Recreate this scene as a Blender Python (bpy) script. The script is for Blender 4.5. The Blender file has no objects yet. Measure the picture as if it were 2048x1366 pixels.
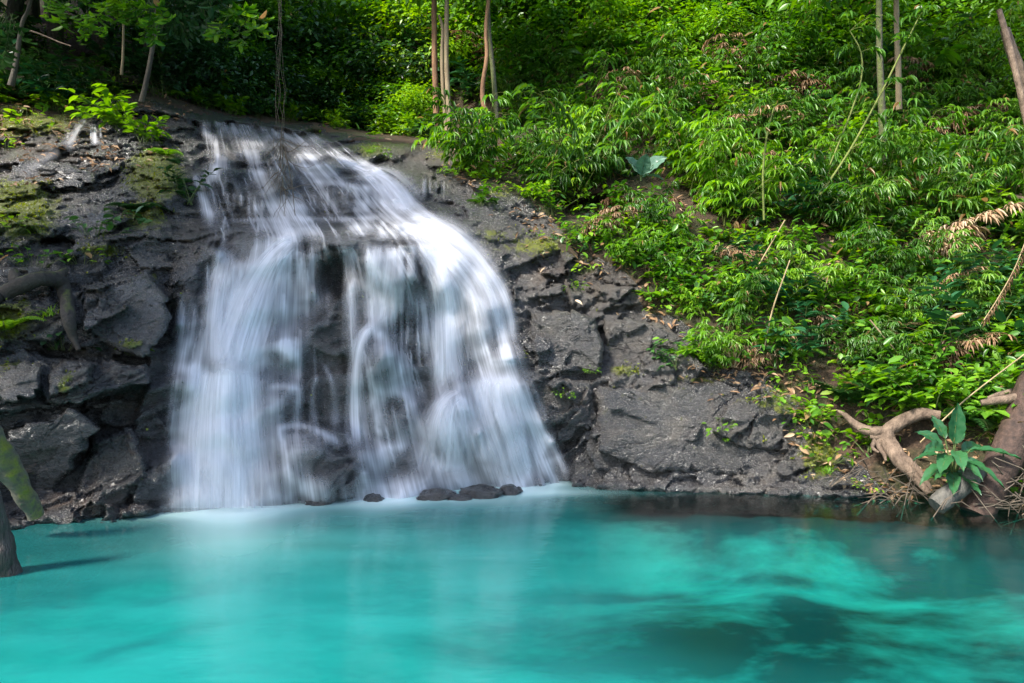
import bpy, math, random
import numpy as np
from mathutils import Vector, Matrix, Euler

C = bpy.context.scene
COL = C.collection
R = np.random.default_rng(7)
random.seed(7)

# ------------------------------------------------------------------ camera, light, exposure
F, CX, CY, CAMZ = 1479.0, 1024.0, 683.0, 1.7
cam = bpy.data.cameras.new("camera"); cam.lens = 26.0; cam.sensor_width = 36.0
cam.clip_start = 0.05; cam.clip_end = 500
camo = bpy.data.objects.new("camera", cam); COL.objects.link(camo)
camo.location = (0, 0, CAMZ); camo.rotation_euler = (math.radians(90), 0, 0)
C.camera = camo

SUN_DIR = Vector((-0.50, -0.42, 0.76)).normalized()        # towards the sun
w = bpy.data.worlds.new("World"); C.world = w; w.use_nodes = True
nt = w.node_tree; nt.nodes.clear()
sky = nt.nodes.new("ShaderNodeTexSky"); sky.sky_type = 'NISHITA'; sky.sun_disc = False
sky.sun_elevation = math.asin(SUN_DIR.z); sky.sun_rotation = math.atan2(SUN_DIR.x, SUN_DIR.y)
sky.air_density = 1.0; sky.dust_density = 2.0; sky.ozone_density = 1.0
bg = nt.nodes.new("ShaderNodeBackground"); bg.inputs[1].default_value = 0.15
wo = nt.nodes.new("ShaderNodeOutputWorld")
nt.links.new(sky.outputs[0], bg.inputs[0]); nt.links.new(bg.outputs[0], wo.inputs[0])
sl = bpy.data.lights.new("sun", 'SUN'); sl.energy = 3.5; sl.angle = math.radians(9); sl.color = (1.0, 0.95, 0.86)
so = bpy.data.objects.new("sun", sl); COL.objects.link(so)
so.rotation_euler = SUN_DIR.to_track_quat('Z', 'Y').to_euler(); so.location = (-10, -10, 30)
C.view_settings.view_transform = 'Standard'; C.view_settings.look = 'None'
C.view_settings.exposure = 1.4; C.view_settings.gamma = 1
C.cycles.transparent_max_bounces = 14
C.cycles.max_bounces = 6; C.cycles.diffuse_bounces = 2; C.cycles.glossy_bounces = 2
C.cycles.transmission_bounces = 4
C.cycles.caustics_reflective = False; C.cycles.caustics_refractive = False
C.cycles.sample_clamp_indirect = 4.0
C.cycles.use_denoising = True

# ------------------------------------------------------------------ small maths
def P(px, py, Y):
    return np.stack([(np.asarray(px, float) - CX) / F * Y, np.asarray(Y, float) + 0 * np.asarray(px, float),
                     CAMZ + (CY - np.asarray(py, float)) / F * Y], -1)

def hsh(ix, iy, iz, s):
    h = (ix.astype(np.int64) * 374761393 + iy.astype(np.int64) * 668265263 + iz.astype(np.int64) * 2147483647 + s * 974634777) & 0xffffffff
    h = ((h ^ (h >> 13)) * 1274126177) & 0xffffffff
    h = ((h ^ (h >> 16)) * 2246822519) & 0xffffffff
    return ((h ^ (h >> 15)) & 0xffffff) / float(0xffffff)

def vnoise(p, s=0):
    i = np.floor(p).astype(np.int64); f = p - i; f = f * f * (3 - 2 * f)
    r = 0
    for dx in (0, 1):
        for dy in (0, 1):
            for dz in (0, 1):
                wgt = (f[..., 0] if dx else 1 - f[..., 0]) * (f[..., 1] if dy else 1 - f[..., 1]) * (f[..., 2] if dz else 1 - f[..., 2])
                r = r + wgt * hsh(i[..., 0] + dx, i[..., 1] + dy, i[..., 2] + dz, s)
    return r

def fbm(p, o=4, s=0, g=0.5):
    a, t, n = 1.0, 0, 0
    for k in range(o):
        t = t + a * vnoise(p * 2 ** k, s + k); n += a; a *= g
    return t / n

def worley(p, s=0):
    i = np.floor(p).astype(np.int64)
    f1 = np.full(p.shape[:-1], 9.0); f2 = f1.copy()
    best = np.zeros(p.shape); cid = np.zeros(p.shape)
    for dx in (-1, 0, 1):
        for dy in (-1, 0, 1):
            for dz in (-1, 0, 1):
                a, b, c = i[..., 0] + dx, i[..., 1] + dy, i[..., 2] + dz
                q = np.stack([a + hsh(a, b, c, s), b + hsh(a, b, c, s + 1), c + hsh(a, b, c, s + 2)], -1)
                d = np.sqrt(((p - q) ** 2).sum(-1))
                m = d < f1
                f2 = np.where(m, f1, np.minimum(f2, d))
                f1 = np.where(m, d, f1)
                best[m] = q[m]
                cid[m] = np.stack([a, b, c], -1)[m]
    return f1, f2, best, cid

def blur(a, s):
    r = max(1, int(3 * s)); k = np.exp(-0.5 * (np.arange(-r, r + 1) / s) ** 2); k /= k.sum()
    for ax in (0, 1):
        b = np.pad(a, [(r, r) if x == ax else (0, 0) for x in (0, 1)], mode='edge')
        o = 0
        for j in range(2 * r + 1):
            sl_ = [slice(None)] * 2; sl_[ax] = slice(j, j + a.shape[ax]); o = o + k[j] * b[tuple(sl_)]
        a = o
    return a

def sstep(a, b, x):
    t = np.clip((x - a) / (b - a), 0, 1); return t * t * (3 - 2 * t)

def lowest(a, n):
    for _ in range(n):
        b = np.pad(a, 1, mode='edge')
        a = np.minimum.reduce([b[1:-1, 1:-1], b[:-2, 1:-1], b[2:, 1:-1], b[1:-1, :-2], b[1:-1, 2:]])
    return a

def polysd(px, py, poly):
    """signed distance in the plane, positive inside"""
    d = np.full(px.shape, 1e9); ins = np.zeros(px.shape, bool)
    n = len(poly)
    for a in range(n):
        x0, y0 = poly[a]; x1, y1 = poly[(a + 1) % n]
        ex, ey = x1 - x0, y1 - y0
        t = np.clip(((px - x0) * ex + (py - y0) * ey) / (ex * ex + ey * ey + 1e-9), 0, 1)
        d = np.minimum(d, np.hypot(px - x0 - t * ex, py - y0 - t * ey))
        c = ((y0 > py) != (y1 > py)) & (px < (x1 - x0) * (py - y0) / (y1 - y0 + 1e-12) + x0)
        ins ^= c
    return np.where(ins, d, -d)

# ------------------------------------------------------------------ objects and materials
def props(o, label=None, cat=None, group=None, kind=None):
    if label: o['label'] = label
    if cat: o['category'] = cat
    if group: o['group'] = group
    if kind: o['kind'] = kind
    return o

def mesh_np(name, V, faces, mats=(), midx=None, attrs=None, uv=None, smooth=False):
    """faces: list of integer arrays (M,k)"""
    me = bpy.data.meshes.new(name)
    V = np.asarray(V, np.float32).reshape(-1, 3)
    me.vertices.add(len(V)); me.vertices.foreach_set("co", V.ravel())
    faces = [np.asarray(f, np.int32) for f in faces if len(f)]
    loops = np.concatenate([f.ravel() for f in faces])
    tot = np.concatenate([np.full(len(f), f.shape[1], np.int32) for f in faces])
    st = np.concatenate([[0], np.cumsum(tot)[:-1]]).astype(np.int32)
    me.loops.add(len(loops)); me.loops.foreach_set("vertex_index", loops)
    me.polygons.add(len(tot)); me.polygons.foreach_set("loop_start", st); me.polygons.foreach_set("loop_total", tot)
    for m in mats: me.materials.append(m)
    if midx is not None: me.polygons.foreach_set("material_index", np.asarray(midx, np.int32))
    if smooth: me.polygons.foreach_set("use_smooth", np.ones(len(tot), bool))
    me.update(calc_edges=True)
    for k, a in (attrs or {}).items():
        at = me.attributes.new(k, 'FLOAT', 'POINT'); at.data.foreach_set("value", np.asarray(a, np.float32))
    if uv is not None:
        ul = me.uv_layers.new(name="flow"); ul.data.foreach_set("uv", np.asarray(uv, np.float32)[loops].ravel())
    me.validate()
    return me

def obj(name, me, parent=None, loc=None, rot=None, scale=None):
    o = bpy.data.objects.new(name, me); COL.objects.link(o)
    if parent: o.parent = parent
    if loc is not None: o.location = [float(v) for v in loc]
    if rot is not None: o.rotation_euler = rot
    if scale is not None: o.scale = (scale,) * 3 if np.isscalar(scale) else scale
    return o

class N:
    """tiny node builder"""
    def __init__(s, name):
        s.m = bpy.data.materials.new(name); s.m.use_nodes = True; s.t = s.m.node_tree; s.t.nodes.clear()
        s.out = s.t.nodes.new("ShaderNodeOutputMaterial")
    def n(s, typ, props_=None, **ins):
        nd = s.t.nodes.new("ShaderNode" + typ)
        for k, v in (props_ or {}).items(): setattr(nd, k, v)
        for k, v in ins.items():
            key = k.replace('_', ' ')
            sock = nd.inputs[int(k[1:])] if k[0] == 'i' and k[1:].isdigit() else nd.inputs[key]
            if isinstance(v, bpy.types.NodeSocket): s.t.links.new(v, sock)
            else: sock.default_value = v
        return nd
    def attr(s, name): return s.n("Attribute", {'attribute_name': name}).outputs['Fac']
    def math(s, op, a, b=0.0, clamp=False):
        return s.n("Math", {'operation': op, 'use_clamp': clamp}, i0=a, i1=b).outputs[0]
    def mapr(s, v, a, b, c, d):
        return s.n("MapRange", {'clamp': True}, i0=v, i1=a, i2=b, i3=c, i4=d).outputs[0]
    def mix(s, f, a, b):
        nd = s.t.nodes.new("ShaderNodeMix"); nd.data_type = 'RGBA'
        for sock, v in ((nd.inputs[0], f), (nd.inputs[6], a), (nd.inputs[7], b)):
            if isinstance(v, bpy.types.NodeSocket): s.t.links.new(v, sock)
            else: sock.default_value = v if not isinstance(v, tuple) or len(v) == 4 else (*v, 1)
        return nd.outputs[2]
    def noise(s, vec, scale, detail=4, rough=0.55, typ='Noise'):
        nd = s.n("TexNoise", None, Vector=vec, Scale=scale, Detail=detail, Roughness=rough)
        return nd.outputs[0]
    def ramp(s, f, stops):
        nd = s.n("ValToRGB", None, Fac=f); e = nd.color_ramp.elements
        while len(e) < len(stops): e.new(0.5)
        for el, (p, c) in zip(e, stops): el.position = p; el.color = (*c, 1)
        return nd.outputs[0]
    def pos(s): return s.n("NewGeometry").outputs['Position']
    def oco(s): return s.n("TexCoord").outputs['Object']
    def done(s, sh): s.t.links.new(sh, s.out.inputs[0]); return s.m

def mat_rock():
    b = N("wet_rock"); p = b.pos()
    wet, moss, brown = b.attr("wet"), b.attr("moss"), b.attr("brown")
    crk = b.attr("crack")
    n1 = b.noise(p, 2.2, 6, 0.6); n2 = b.noise(p, 11, 6, 0.65); n3 = b.noise(p, 70, 5, 0.75)
    st = b.n("Mapping", None, Vector=p, Rotation=(0.5, 0.5, 0.3), Scale=(3.0, 3.0, 14.0)).outputs[0]
    strata = b.noise(st, 1.6, 5, 0.6)
    dry = b.mix(b.mapr(n2, .3, .7, 0, 1), (.034, .031, .028, 1), (.115, .102, .088, 1))
    wetc = b.mix(b.mapr(n2, .3, .7, 0, 1), (.009, .0085, .0085, 1), (.054, .050, .050, 1))
    c = b.mix(wet, dry, wetc)
    c = b.mix(b.math('MULTIPLY', b.mapr(n1, .5, .66, 0, 1), .5), c, (.12, .10, .075, 1))
    c = b.mix(b.math('MULTIPLY', brown, b.mapr(n1, .35, .6, .1, 1)), c, (.075, .035, .014, 1))
    c = b.mix(b.math('MULTIPLY', crk, .75), c, (.012, .012, .012, 1))
    lich = b.mapr(b.noise(p, 26, 3, .6), .66, .72, 0, .45)
    c = b.mix(b.math('MULTIPLY', lich, b.math('SUBTRACT', 1.0, wet)), c, (.30, .29, .26, 1))
    mn = b.math('ADD', moss, b.math('MULTIPLY', b.math('SUBTRACT', n2, .5), 1.6))
    mf = b.mapr(mn, .34, .58, 0, 1)
    mcol = b.mix(n3, (.06, .08, .006, 1), (.27, .29, .015, 1))
    c = b.mix(mf, c, mcol)
    wv = b.n("VectorMath", {'operation': 'ADD'}, i0=p, i1=b.n("VectorMath", {'operation': 'SCALE'}, i0=b.n("TexNoise", None, Vector=p, Scale=2.2, Detail=5.0).outputs['Color'], Scale=.8).outputs[0]).outputs[0]
    wv = b.n("Mapping", None, Vector=wv, Rotation=(0, .45, 0), Scale=(.8, .8, 2.6)).outputs[0]
    vo = b.n("TexVoronoi", {'feature': 'DISTANCE_TO_EDGE'}, Vector=wv, Scale=1.5).outputs['Distance']
    cr = b.math('MULTIPLY', b.mapr(vo, 0, .018, 1, 0), b.mapr(b.noise(p, 1.3, 3), .5, .58, 0, 1))
    n4 = b.noise(b.n("Mapping", None, Vector=p, Rotation=(0, .45, 0), Scale=(1, 1, 2.2)).outputs[0], 28, 6, .72)
    c = b.mix(b.math('MULTIPLY', cr, .8), c, (.010, .010, .011, 1))
    c = b.mix(b.mapr(n4, .35, .5, .55, 0), c, (.012, .011, .011, 1))
    h0 = b.math('ADD', b.math('MULTIPLY', cr, -.7), b.math('ADD', b.math('MULTIPLY', n4, .9), b.math('MULTIPLY', mf, b.math('MULTIPLY', n3, .8))))
    rough = b.math('ADD', b.mapr(n4, .3, .6, -.10, .14), b.math('SUBTRACT', .44, b.math('MULTIPLY', wet, .29)))
    rough = b.math('MAXIMUM', rough, b.math('MULTIPLY', mf, .9))
    h = b.math('ADD', b.math('ADD', b.math('MULTIPLY', n2, .6), h0), b.math('ADD', b.math('MULTIPLY', n3, .30), b.math('MULTIPLY', strata, .8)))
    bp = b.n("Bump", None, Strength=.85, Distance=.06, Height=h).outputs[0]
    pr = b.n("BsdfPrincipled", None, Base_Color=c, Roughness=rough, Normal=bp)
    pr.inputs['Specular IOR Level'].default_value = .6
    pr.inputs['Coat IOR'].default_value = 1.65
    b.t.links.new(b.math('ADD', b.math('MULTIPLY', wet, .7), .25), pr.inputs['Coat Weight']); b.t.links.new(b.mapr(n3, .3, .7, .08, .3), pr.inputs['Coat Roughness']); b.t.links.new(b.n('Bump', None, Strength=1.0, Distance=.03, Height=h).outputs[0], pr.inputs['Coat Normal'])
    return b.done(pr.outputs[0])

def mat_soil():
    b = N("forest_soil"); p = b.pos()
    n1 = b.noise(p, 1.5, 5); n2 = b.noise(p, 22, 6, .7)
    c = b.ramp(n2, [(.25, (.018, .012, .008)), (.5, (.07, .042, .024)), (.75, (.17, .105, .06))])
    c = b.mix(b.mapr(n1, .45, .6, 0, .55), c, (.03, .055, .012, 1))
    bp = b.n("Bump", None, Strength=1.0, Distance=.08, Height=n2).outputs[0]
    pr = b.n("BsdfPrincipled", None, Base_Color=c, Roughness=.95, Normal=bp)
    return b.done(pr.outputs[0])

def mat_leaf(name, dark, mid, light, trans=.42, rough=.36, brown=.0, hue=0.0):
    b = N(name); t = b.attr("tint")
    oi = b.n("ObjectInfo").outputs['Random']
    f = b.math('ADD', b.math('MULTIPLY', t, .66), b.math('SUBTRACT', b.math('MULTIPLY', oi, .52), .09))
    stops = [(.05, dark), (.5, mid), (.95, light)]
    c = b.ramp(f, stops)
    if brown:
        c = b.mix(b.mapr(t, 1 - brown, 1 - brown + .01, 0, 1), c, (.30, .19, .08, 1))
    pr = b.n("BsdfPrincipled", None, Base_Color=c, Roughness=rough)
    pr.inputs['Specular IOR Level'].default_value = .5
    tc = b.n("HueSaturation", None, Color=c, Value=1.35, Saturation=1.1, Hue=.487).outputs[0]
    tr = b.n("BsdfTranslucent", None, Color=tc)
    mx = b.n("MixShader", None, i0=trans, i1=pr.outputs[0], i2=tr.outputs[0])
    return b.done(mx.outputs[0])

def mat_plain(name, c1, c2, scale=8, rough=.8, bump=.6, stretch=(1, 1, 1), dist=.02):
    b = N(name); v = b.n("Mapping", None, Vector=b.oco(), Scale=stretch).outputs[0]
    n1 = b.noise(v, scale, 6, .65); n2 = b.noise(v, scale * 4, 4, .6)
    c = b.mix(b.mapr(n1, .32, .68, 0, 1), (*c1, 1), (*c2, 1))
    h = b.math('ADD', n1, b.math('MULTIPLY', n2, .4))
    bp = b.n("Bump", None, Strength=bump, Distance=dist, Height=h).outputs[0]
    pr = b.n("BsdfPrincipled", None, Base_Color=c, Roughness=rough, Normal=bp)
    return b.done(pr.outputs[0])

def mat_mossy(name, c1, c2, moss=(.16, .19, .02), side=(0, 0, 1), lo=.0, hi=.5, rough=.8):
    """bark with moss growing on the faces that look towards 'side'"""
    b = N(name); g = b.n("NewGeometry"); p = g.outputs['Position']
    n1 = b.noise(p, 14, 6, .65); n2 = b.noise(p, 55, 4, .65)
    c = b.mix(b.mapr(n1, .3, .7, 0, 1), (*c1, 1), (*c2, 1))
    d = b.n("VectorMath", {'operation': 'DOT_PRODUCT'}, i0=g.outputs['Normal'], i1=side).outputs['Value']
    d = b.math('ADD', d, b.math('MULTIPLY', b.math('SUBTRACT', n1, .5), 1.6))
    c = b.mix(b.mapr(d, lo, hi, 0, 1), c, b.mix(n2, (.03, .045, .005, 1), (*moss, 1)))
    bp = b.n("Bump", None, Strength=.8, Distance=.03, Height=b.math('ADD', n1, b.math('MULTIPLY', n2, .4))).outputs[0]
    pr = b.n("BsdfPrincipled", None, Base_Color=c, Roughness=rough, Normal=bp)
    return b.done(pr.outputs[0])

def mat_fall():
    b = N("falling_water")
    uv = b.n("UVMap", {'uv_map': 'flow'}).outputs[0]
    d = b.attr("dens")
    s1 = b.noise(b.n("Mapping", None, Vector=uv, Scale=(46, 1.1, 1)).outputs[0], 1, 3, .55)
    k = b.mapr(s1, .3, .7, .72, 1.25)
    a = b.math('MINIMUM', b.math('MULTIPLY', d, k), .97)
    df = b.n("BsdfDiffuse", None, Color=(.86, .87, .93, 1))
    tr = b.n("BsdfTranslucent", None, Color=(.86, .87, .93, 1))
    mx = b.n("MixShader", None, i0=.4, i1=df.outputs[0], i2=tr.outputs[0])
    tp = b.n("BsdfTransparent")
    o = b.n("MixShader", None, i0=a, i1=tp.outputs[0], i2=mx.outputs[0])
    return b.done(o.outputs[0])

def mat_pool():
    b = N("pool_water"); p = b.pos()
    foam = b.attr("foam"); milk = b.attr("milk")
    v = b.n("Mapping", None, Vector=p, Scale=(.6, 1.6, 1)).outputs[0]
    n1 = b.noise(v, 1.3, 3, .5)
    mc = b.mix(b.mapr(n1, .3, .7, 0, 1), (.007, .205, .198, 1), (.020, .30, .295, 1))
    mc = b.mix(b.mapr(foam, 0, 1, 0, 1), mc, (.72, .93, .90, 1))
    df = b.n("BsdfDiffuse", None, Color=mc)
    tp = b.n("BsdfTransparent", None, Color=(.10, .77, .74, 1))
    f = b.math('ADD', milk, foam, True)
    under = b.n("MixShader", None, i0=f, i1=tp.outputs[0], i2=df.outputs[0])
    rv = b.n("Mapping", None, Vector=p, Scale=(1.2, 2.4, 1)).outputs[0]
    bp = b.n("Bump", None, Strength=.12, Distance=.05, Height=b.noise(rv, 2.2, 3, .5)).outputs[0]
    gl = b.n("BsdfGlossy", None, Color=(1, 1, 1, 1), Roughness=.16, Normal=bp)
    fr = b.n("Fresnel", None, IOR=1.33)
    o = b.n("MixShader", None, i0=fr.outputs[0], i1=under.outputs[0], i2=gl.outputs[0])
    return b.done(o.outputs[0])

def mat_bed():
    b = N("pool_bed_sand"); p = b.pos(); s = b.attr("silt_reflection")
    n1 = b.noise(b.n('Mapping', None, Vector=p, Scale=(1, 1.7, 1)).outputs[0], 1.1, 5, .62)
    f = b.mapr(b.math('ADD', s, b.math('MULTIPLY', b.math('SUBTRACT', n1, .5), 2.6)), -.05, .95, 0, 1)
    c = b.mix(f, (.40, .44, .39, 1), (.02, .035, .045, 1))
    pr = b.n("BsdfPrincipled", None, Base_Color=c, Roughness=.9)
    return b.done(pr.outputs[0])

M = dict(rock=mat_rock(), soil=mat_soil(), fall=mat_fall(), pool=mat_pool(), bed=mat_bed())

# ------------------------------------------------------------------ terrain: depth of ledges along columns of the slope
# each column: nine landmarks (py, depth): waterline, mid tier, main lip, back of shelf, upper tier, crest, ground behind, hill, hill top
COLS = [
 (-420, [(1110, 5.88), (900, 6.2), (720, 6.9), (480, 7.6), (330, 9.5), (180, 11.5), (60, 13.5), (-100, 16), (-420, 24)]),
 (0,    [(1062, 6.63), (880, 6.85), (715, 7.3), (490, 8.2), (330, 10.5), (175, 13), (90, 14.5), (-60, 18), (-420, 26)]),
 (150,  [(1040, 7.04), (875, 7.25), (706, 7.6), (490, 8.6), (330, 10.8), (192, 13.2), (110, 15), (-60, 19), (-420, 28)]),
 (300,  [(1026, 7.33), (880, 7.55), (700, 7.9), (480, 8.9), (340, 10.8), (212, 13.2), (120, 16), (-60, 21), (-420, 30)]),
 (370,  [(1019, 7.48), (745, 7.9), (530, 8.7), (440, 9.8), (345, 10.8), (230, 13.3), (180, 17), (-60, 24), (-420, 34)]),
 (470,  [(1010, 7.69), (738, 7.95), (482, 8.9), (440, 10.1), (340, 11.0), (243, 14), (200, 19), (-60, 28), (-420, 38)]),
 (600,  [(1002, 7.88), (800, 8.4), (480, 8.9), (440, 10.2), (335, 11.2), (258, 14.3), (225, 19), (-60, 30), (-420, 40)]),
 (740,  [(1000, 7.93), (880, 8.45), (477, 8.95), (440, 10.2), (345, 11.2), (280, 14), (255, 19), (-60, 30), (-420, 40)]),
 (830,  [(990, 8.17), (860, 8.5), (485, 9.1), (435, 10.2), (360, 11.4), (290, 14), (262, 18), (-60, 28), (-420, 38)]),
 (900,  [(982, 8.4), (790, 8.65), (500, 9.4), (440, 10.3), (360, 11.6), (296, 13.8), (258, 16.5), (-60, 24), (-420, 34)]),
 (1000, [(975, 8.6), (740, 8.85), (575, 9.5), (450, 10.6), (370, 11.8), (312, 13.4), (240, 15.5), (-60, 21), (-420, 30)]),
 (1150, [(968, 8.82), (770, 9.1), (620, 9.8), (500, 10.6), (400, 11.9), (322, 13), (220, 14.8), (-60, 19), (-420, 28)]),
 (1300, [(975, 8.6), (765, 9.05), (640, 9.9), (530, 10.5), (420, 11.6), (320, 12.8), (200, 14.5), (-60, 18), (-420, 27)]),
 (1500, [(982, 8.4), (765, 9.0), (690, 9.5), (560, 10.2), (430, 11.4), (300, 12.9), (180, 14.6), (-60, 17.5), (-420, 26)]),
 (1700, [(990, 8.19), (900, 8.45), (760, 9.0), (580, 10), (430, 11.3), (290, 12.9), (160, 14.8), (-60, 17.5), (-420, 26)]),
 (1850, [(1005, 7.8), (915, 8.05), (780, 8.6), (590, 9.8), (430, 11.1), (280, 12.8), (150, 14.7), (-60, 17.5), (-420, 26)]),
 (2048, [(1020, 7.46), (925, 7.7), (780, 8.3), (590, 9.5), (430, 10.8), (280, 12.6), (150, 14.6), (-60, 17.5), (-420, 26)]),
 (2480, [(1060, 6.67), (935, 6.9), (780, 7.6), (590, 8.9), (430, 10.2), (280, 12.0), (150, 14), (-60, 17), (-420, 25)]),
]
STEP = 3.2
GU = np.arange(-420, 2481, STEP); GV = np.arange(-420, 1210, STEP)
cp = np.array([c[0] for c in COLS], float)
LM = []
for k in range(9):
    a = np.interp(GU, cp, [c[1][k][0] for c in COLS]); d = np.interp(GU, cp, [c[1][k][1] for c in COLS])
    a = blur(a[:, None], 7)[:, 0]; d = blur(d[:, None], 7)[:, 0]
    LM.append((a, d))
D = np.zeros((len(GV), len(GU)))
for i in range(len(GU)):
    pys = [LM[0][0][i] + 110] + [l[0][i] for l in LM]; ds = [LM[0][1][i] + .3] + [l[1][i] for l in LM]
    D[:, i] = np.interp(GV, pys[::-1], ds[::-1])
D = blur(D, 1.6)
PXg, PYg = np.meshgrid(GU, GV)
FALLPOLY = [(385, 225), (560, 240), (650, 258), (770, 320), (850, 400), (920, 460), (1005, 560), (1045, 690), (1100, 850), (1160, 985), (1150, 1030), (300, 1040), (300, 850), (330, 600), (420, 500), (380, 440), (370, 340)]
infall = polysd(PXg, PYg, FALLPOLY)
def terrace(step, amt, y0, y1, wob, seed, sharp):
    """cut the smooth slope of the fall into uneven steps"""
    global D
    pn = np.stack([PXg / 70, PYg / 50, 0 * PXg], -1); q = (PYg + (fbm(pn, 3, seed) - .5) * wob) / step
    fr = q - np.floor(q); yy = PYg + (sstep(0, sharp, 1 - fr) - (1 - fr)) * -step
    v = np.clip((yy - GV[0]) / STEP, 0, len(GV) - 1.001); j = v.astype(int); f = v - j
    ii = np.broadcast_to(np.arange(len(GU)), D.shape)
    T_ = D[j, ii] * (1 - f) + D[j + 1, ii] * f
    m = amt * sstep(-25, 25, infall) * sstep(y0 - 15, y0 + 15, PYg) * (1 - sstep(y1 - 15, y1 + 15, PYg))
    D = D * (1 - m) + T_ * m
terrace(27, .85, 235, 440, 60, 500, .45)
terrace(60, .8, 480, 990, 130, 510, .4)

def dome(px, py, rx, ry, amp, rot=0.0, sharp=.5):
    global D
    c, s = math.cos(rot), math.sin(rot)
    x = ((PXg - px) * c + (PYg - py) * s) / rx; y = (-(PXg - px) * s + (PYg - py) * c) / ry
    r2 = x * x + y * y
    D = D - amp * np.maximum(0, 1 - r2) ** sharp

def block(poly, amp, edge=10, tilt=(0, 0)):
    """a block standing proud of (or, negative, cut back into) the face; tilt is a slope of its front face"""
    global D
    sd = polysd(PXg, PYg, poly)
    cxy = np.mean(poly, 0)
    a = amp + tilt[0] * (PXg - cxy[0]) + tilt[1] * (PYg - cxy[1])
    D = D - a * sstep(-edge * .3, edge, sd)

# ledges, overhangs and outcrops of the rock
block([(632, 480), (700, 474), (830, 480), (842, 560), (800, 600), (700, 520), (640, 505)], .30, 16, (0, .001))   # capstone at the lip
dome(664, 552, 40, 58, -.55, .1, .8); dome(690, 535, 22, 40, -.3, 0, 1)                              # recess under it
block([(165, 575), (300, 545), (345, 600), (295, 712), (215, 690), (160, 660)], .28, 9, (-.0006, -.0005))
block([(60, 690), (300, 715), (300, 735), (90, 715)], -.30, 8)
block([(95, 745), (130, 718), (300, 728), (298, 760), (150, 806), (95, 800)], .34, 8, (0, .001))
block([(-60, 835), (150, 808), (300, 762), (270, 860), (190, 880), (150, 1010), (60, 1040), (-60, 1050)], -.30, 14)
block([(185, 880), (265, 850), (300, 930), (250, 1015), (160, 1025), (190, 950)], .12, 14)
block([(300, 600), (352, 600), (350, 690), (305, 700)], -.30, 10)
block([(-80, 600), (100, 590), (160, 640), (110, 690), (-80, 680)], .18, 12)
block([(-100, 350), (100, 350), (120, 470), (-100, 480)], .25, 24)
block([(110, 380), (240, 370), (290, 440), (100, 470)], .16, 18)
block([(240, 300), (350, 300), (375, 400), (300, 450), (230, 400)], .3, 26)
block([(1060, 620), (1190, 632), (1205, 750), (1070, 745)], .16, 10)
block([(1200, 620), (1385, 690), (1400, 745), (1205, 752)], .05, 12)
block([(1130, 560), (1290, 570), (1300, 615), (1140, 625)], .14, 10)
block([(1010, 540), (1120, 500), (1140, 560), (1040, 600)], -.28, 10)
block([(1050, 752), (1180, 758), (1190, 860), (1080, 850)], .10, 10)
block([(850, 350), (900, 345), (1000, 400), (900, 420), (850, 400)], -.25, 8)
block([(1080, 395), (1240, 385), (1250, 425), (1130, 440)], -.9, 22)                                               # dark hollow
for a in [(500, 790, 90, 60, .05), (745, 700, 48, 55, .35), (770, 740, 60, 55, .22), (790, 830, 62, 50, .28), (905, 850, 62, 62, .40),
          (1012, 715, 42, 30, .28), (1020, 800, 60, 60, .22), (1000, 890, 60, 70, .25), (568, 700, 42, 38, .10), (565, 800, 46, 40, .10),
          (655, 930, 90, 75, .42), (600, 885, 60, 40, .2), (560, 950, 40, 60, .18), (370, 760, 30, 30, .16), (520, 620, 60, 60, .15),
          (820, 580, 40, 60, .12), (900, 560, 40, 60, .2), (960, 620, 40, 70, .22), (450, 335, 40, 40, .6), (560, 350, 30, 50, .7), (650, 330, 70, 40, .5),
          (690, 400, 60, 40, .35), (790, 400, 40, 40, .3), (520, 405, 40, 30, .4), (500, 300, 50, 30, .6), (780, 300, 60, 25, .7), (590, 415, 25, 30, .2),
          (700, 455, 60, 14, .25), (800, 458, 40, 16, .25), (600, 455, 50, 14, .2), (480, 460, 60, 18, .25), (1230, 975, 60, 16, .22), (1330, 978, 80, 14, .2), (1430, 982, 60, 14, .22), (1520, 984, 70, 14, .18), (1610, 986, 60, 14, .2), (1690, 990, 50, 12, .18), (200, 1030, 60, 22, .2), (280, 1022, 40, 18, .18), (420, 500, 40, 40, .2), (370, 560, 30, 60, .2)]:
    dome(*a, sharp=.5 if a[1] > 520 else 1.0) if a[1] > 470 else dome(*a[:4], a[4] * .75, sharp=1.0)

ROCKPOLY = [(-460, 205), (0, 215), (130, 215), (230, 195), (385, 222), (560, 240), (640, 252), (760, 280), (850, 288), (880, 296), (905, 330), (965, 362),
            (1060, 392), (1085, 430), (1130, 488), (1200, 515), (1280, 575), (1300, 625), (1390, 660), (1405, 742), (1525, 752), (1595, 820),
            (1640, 885), (1700, 940), (1770, 975), (1800, 1300), (-460, 1300)]
base = P(PXg, PYg, D)
sdr = polysd(PXg, PYg, ROCKPOLY) + (fbm(base * 1.8, 3, 40) - .5) * 55
ROCK = sdr > 0

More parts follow.
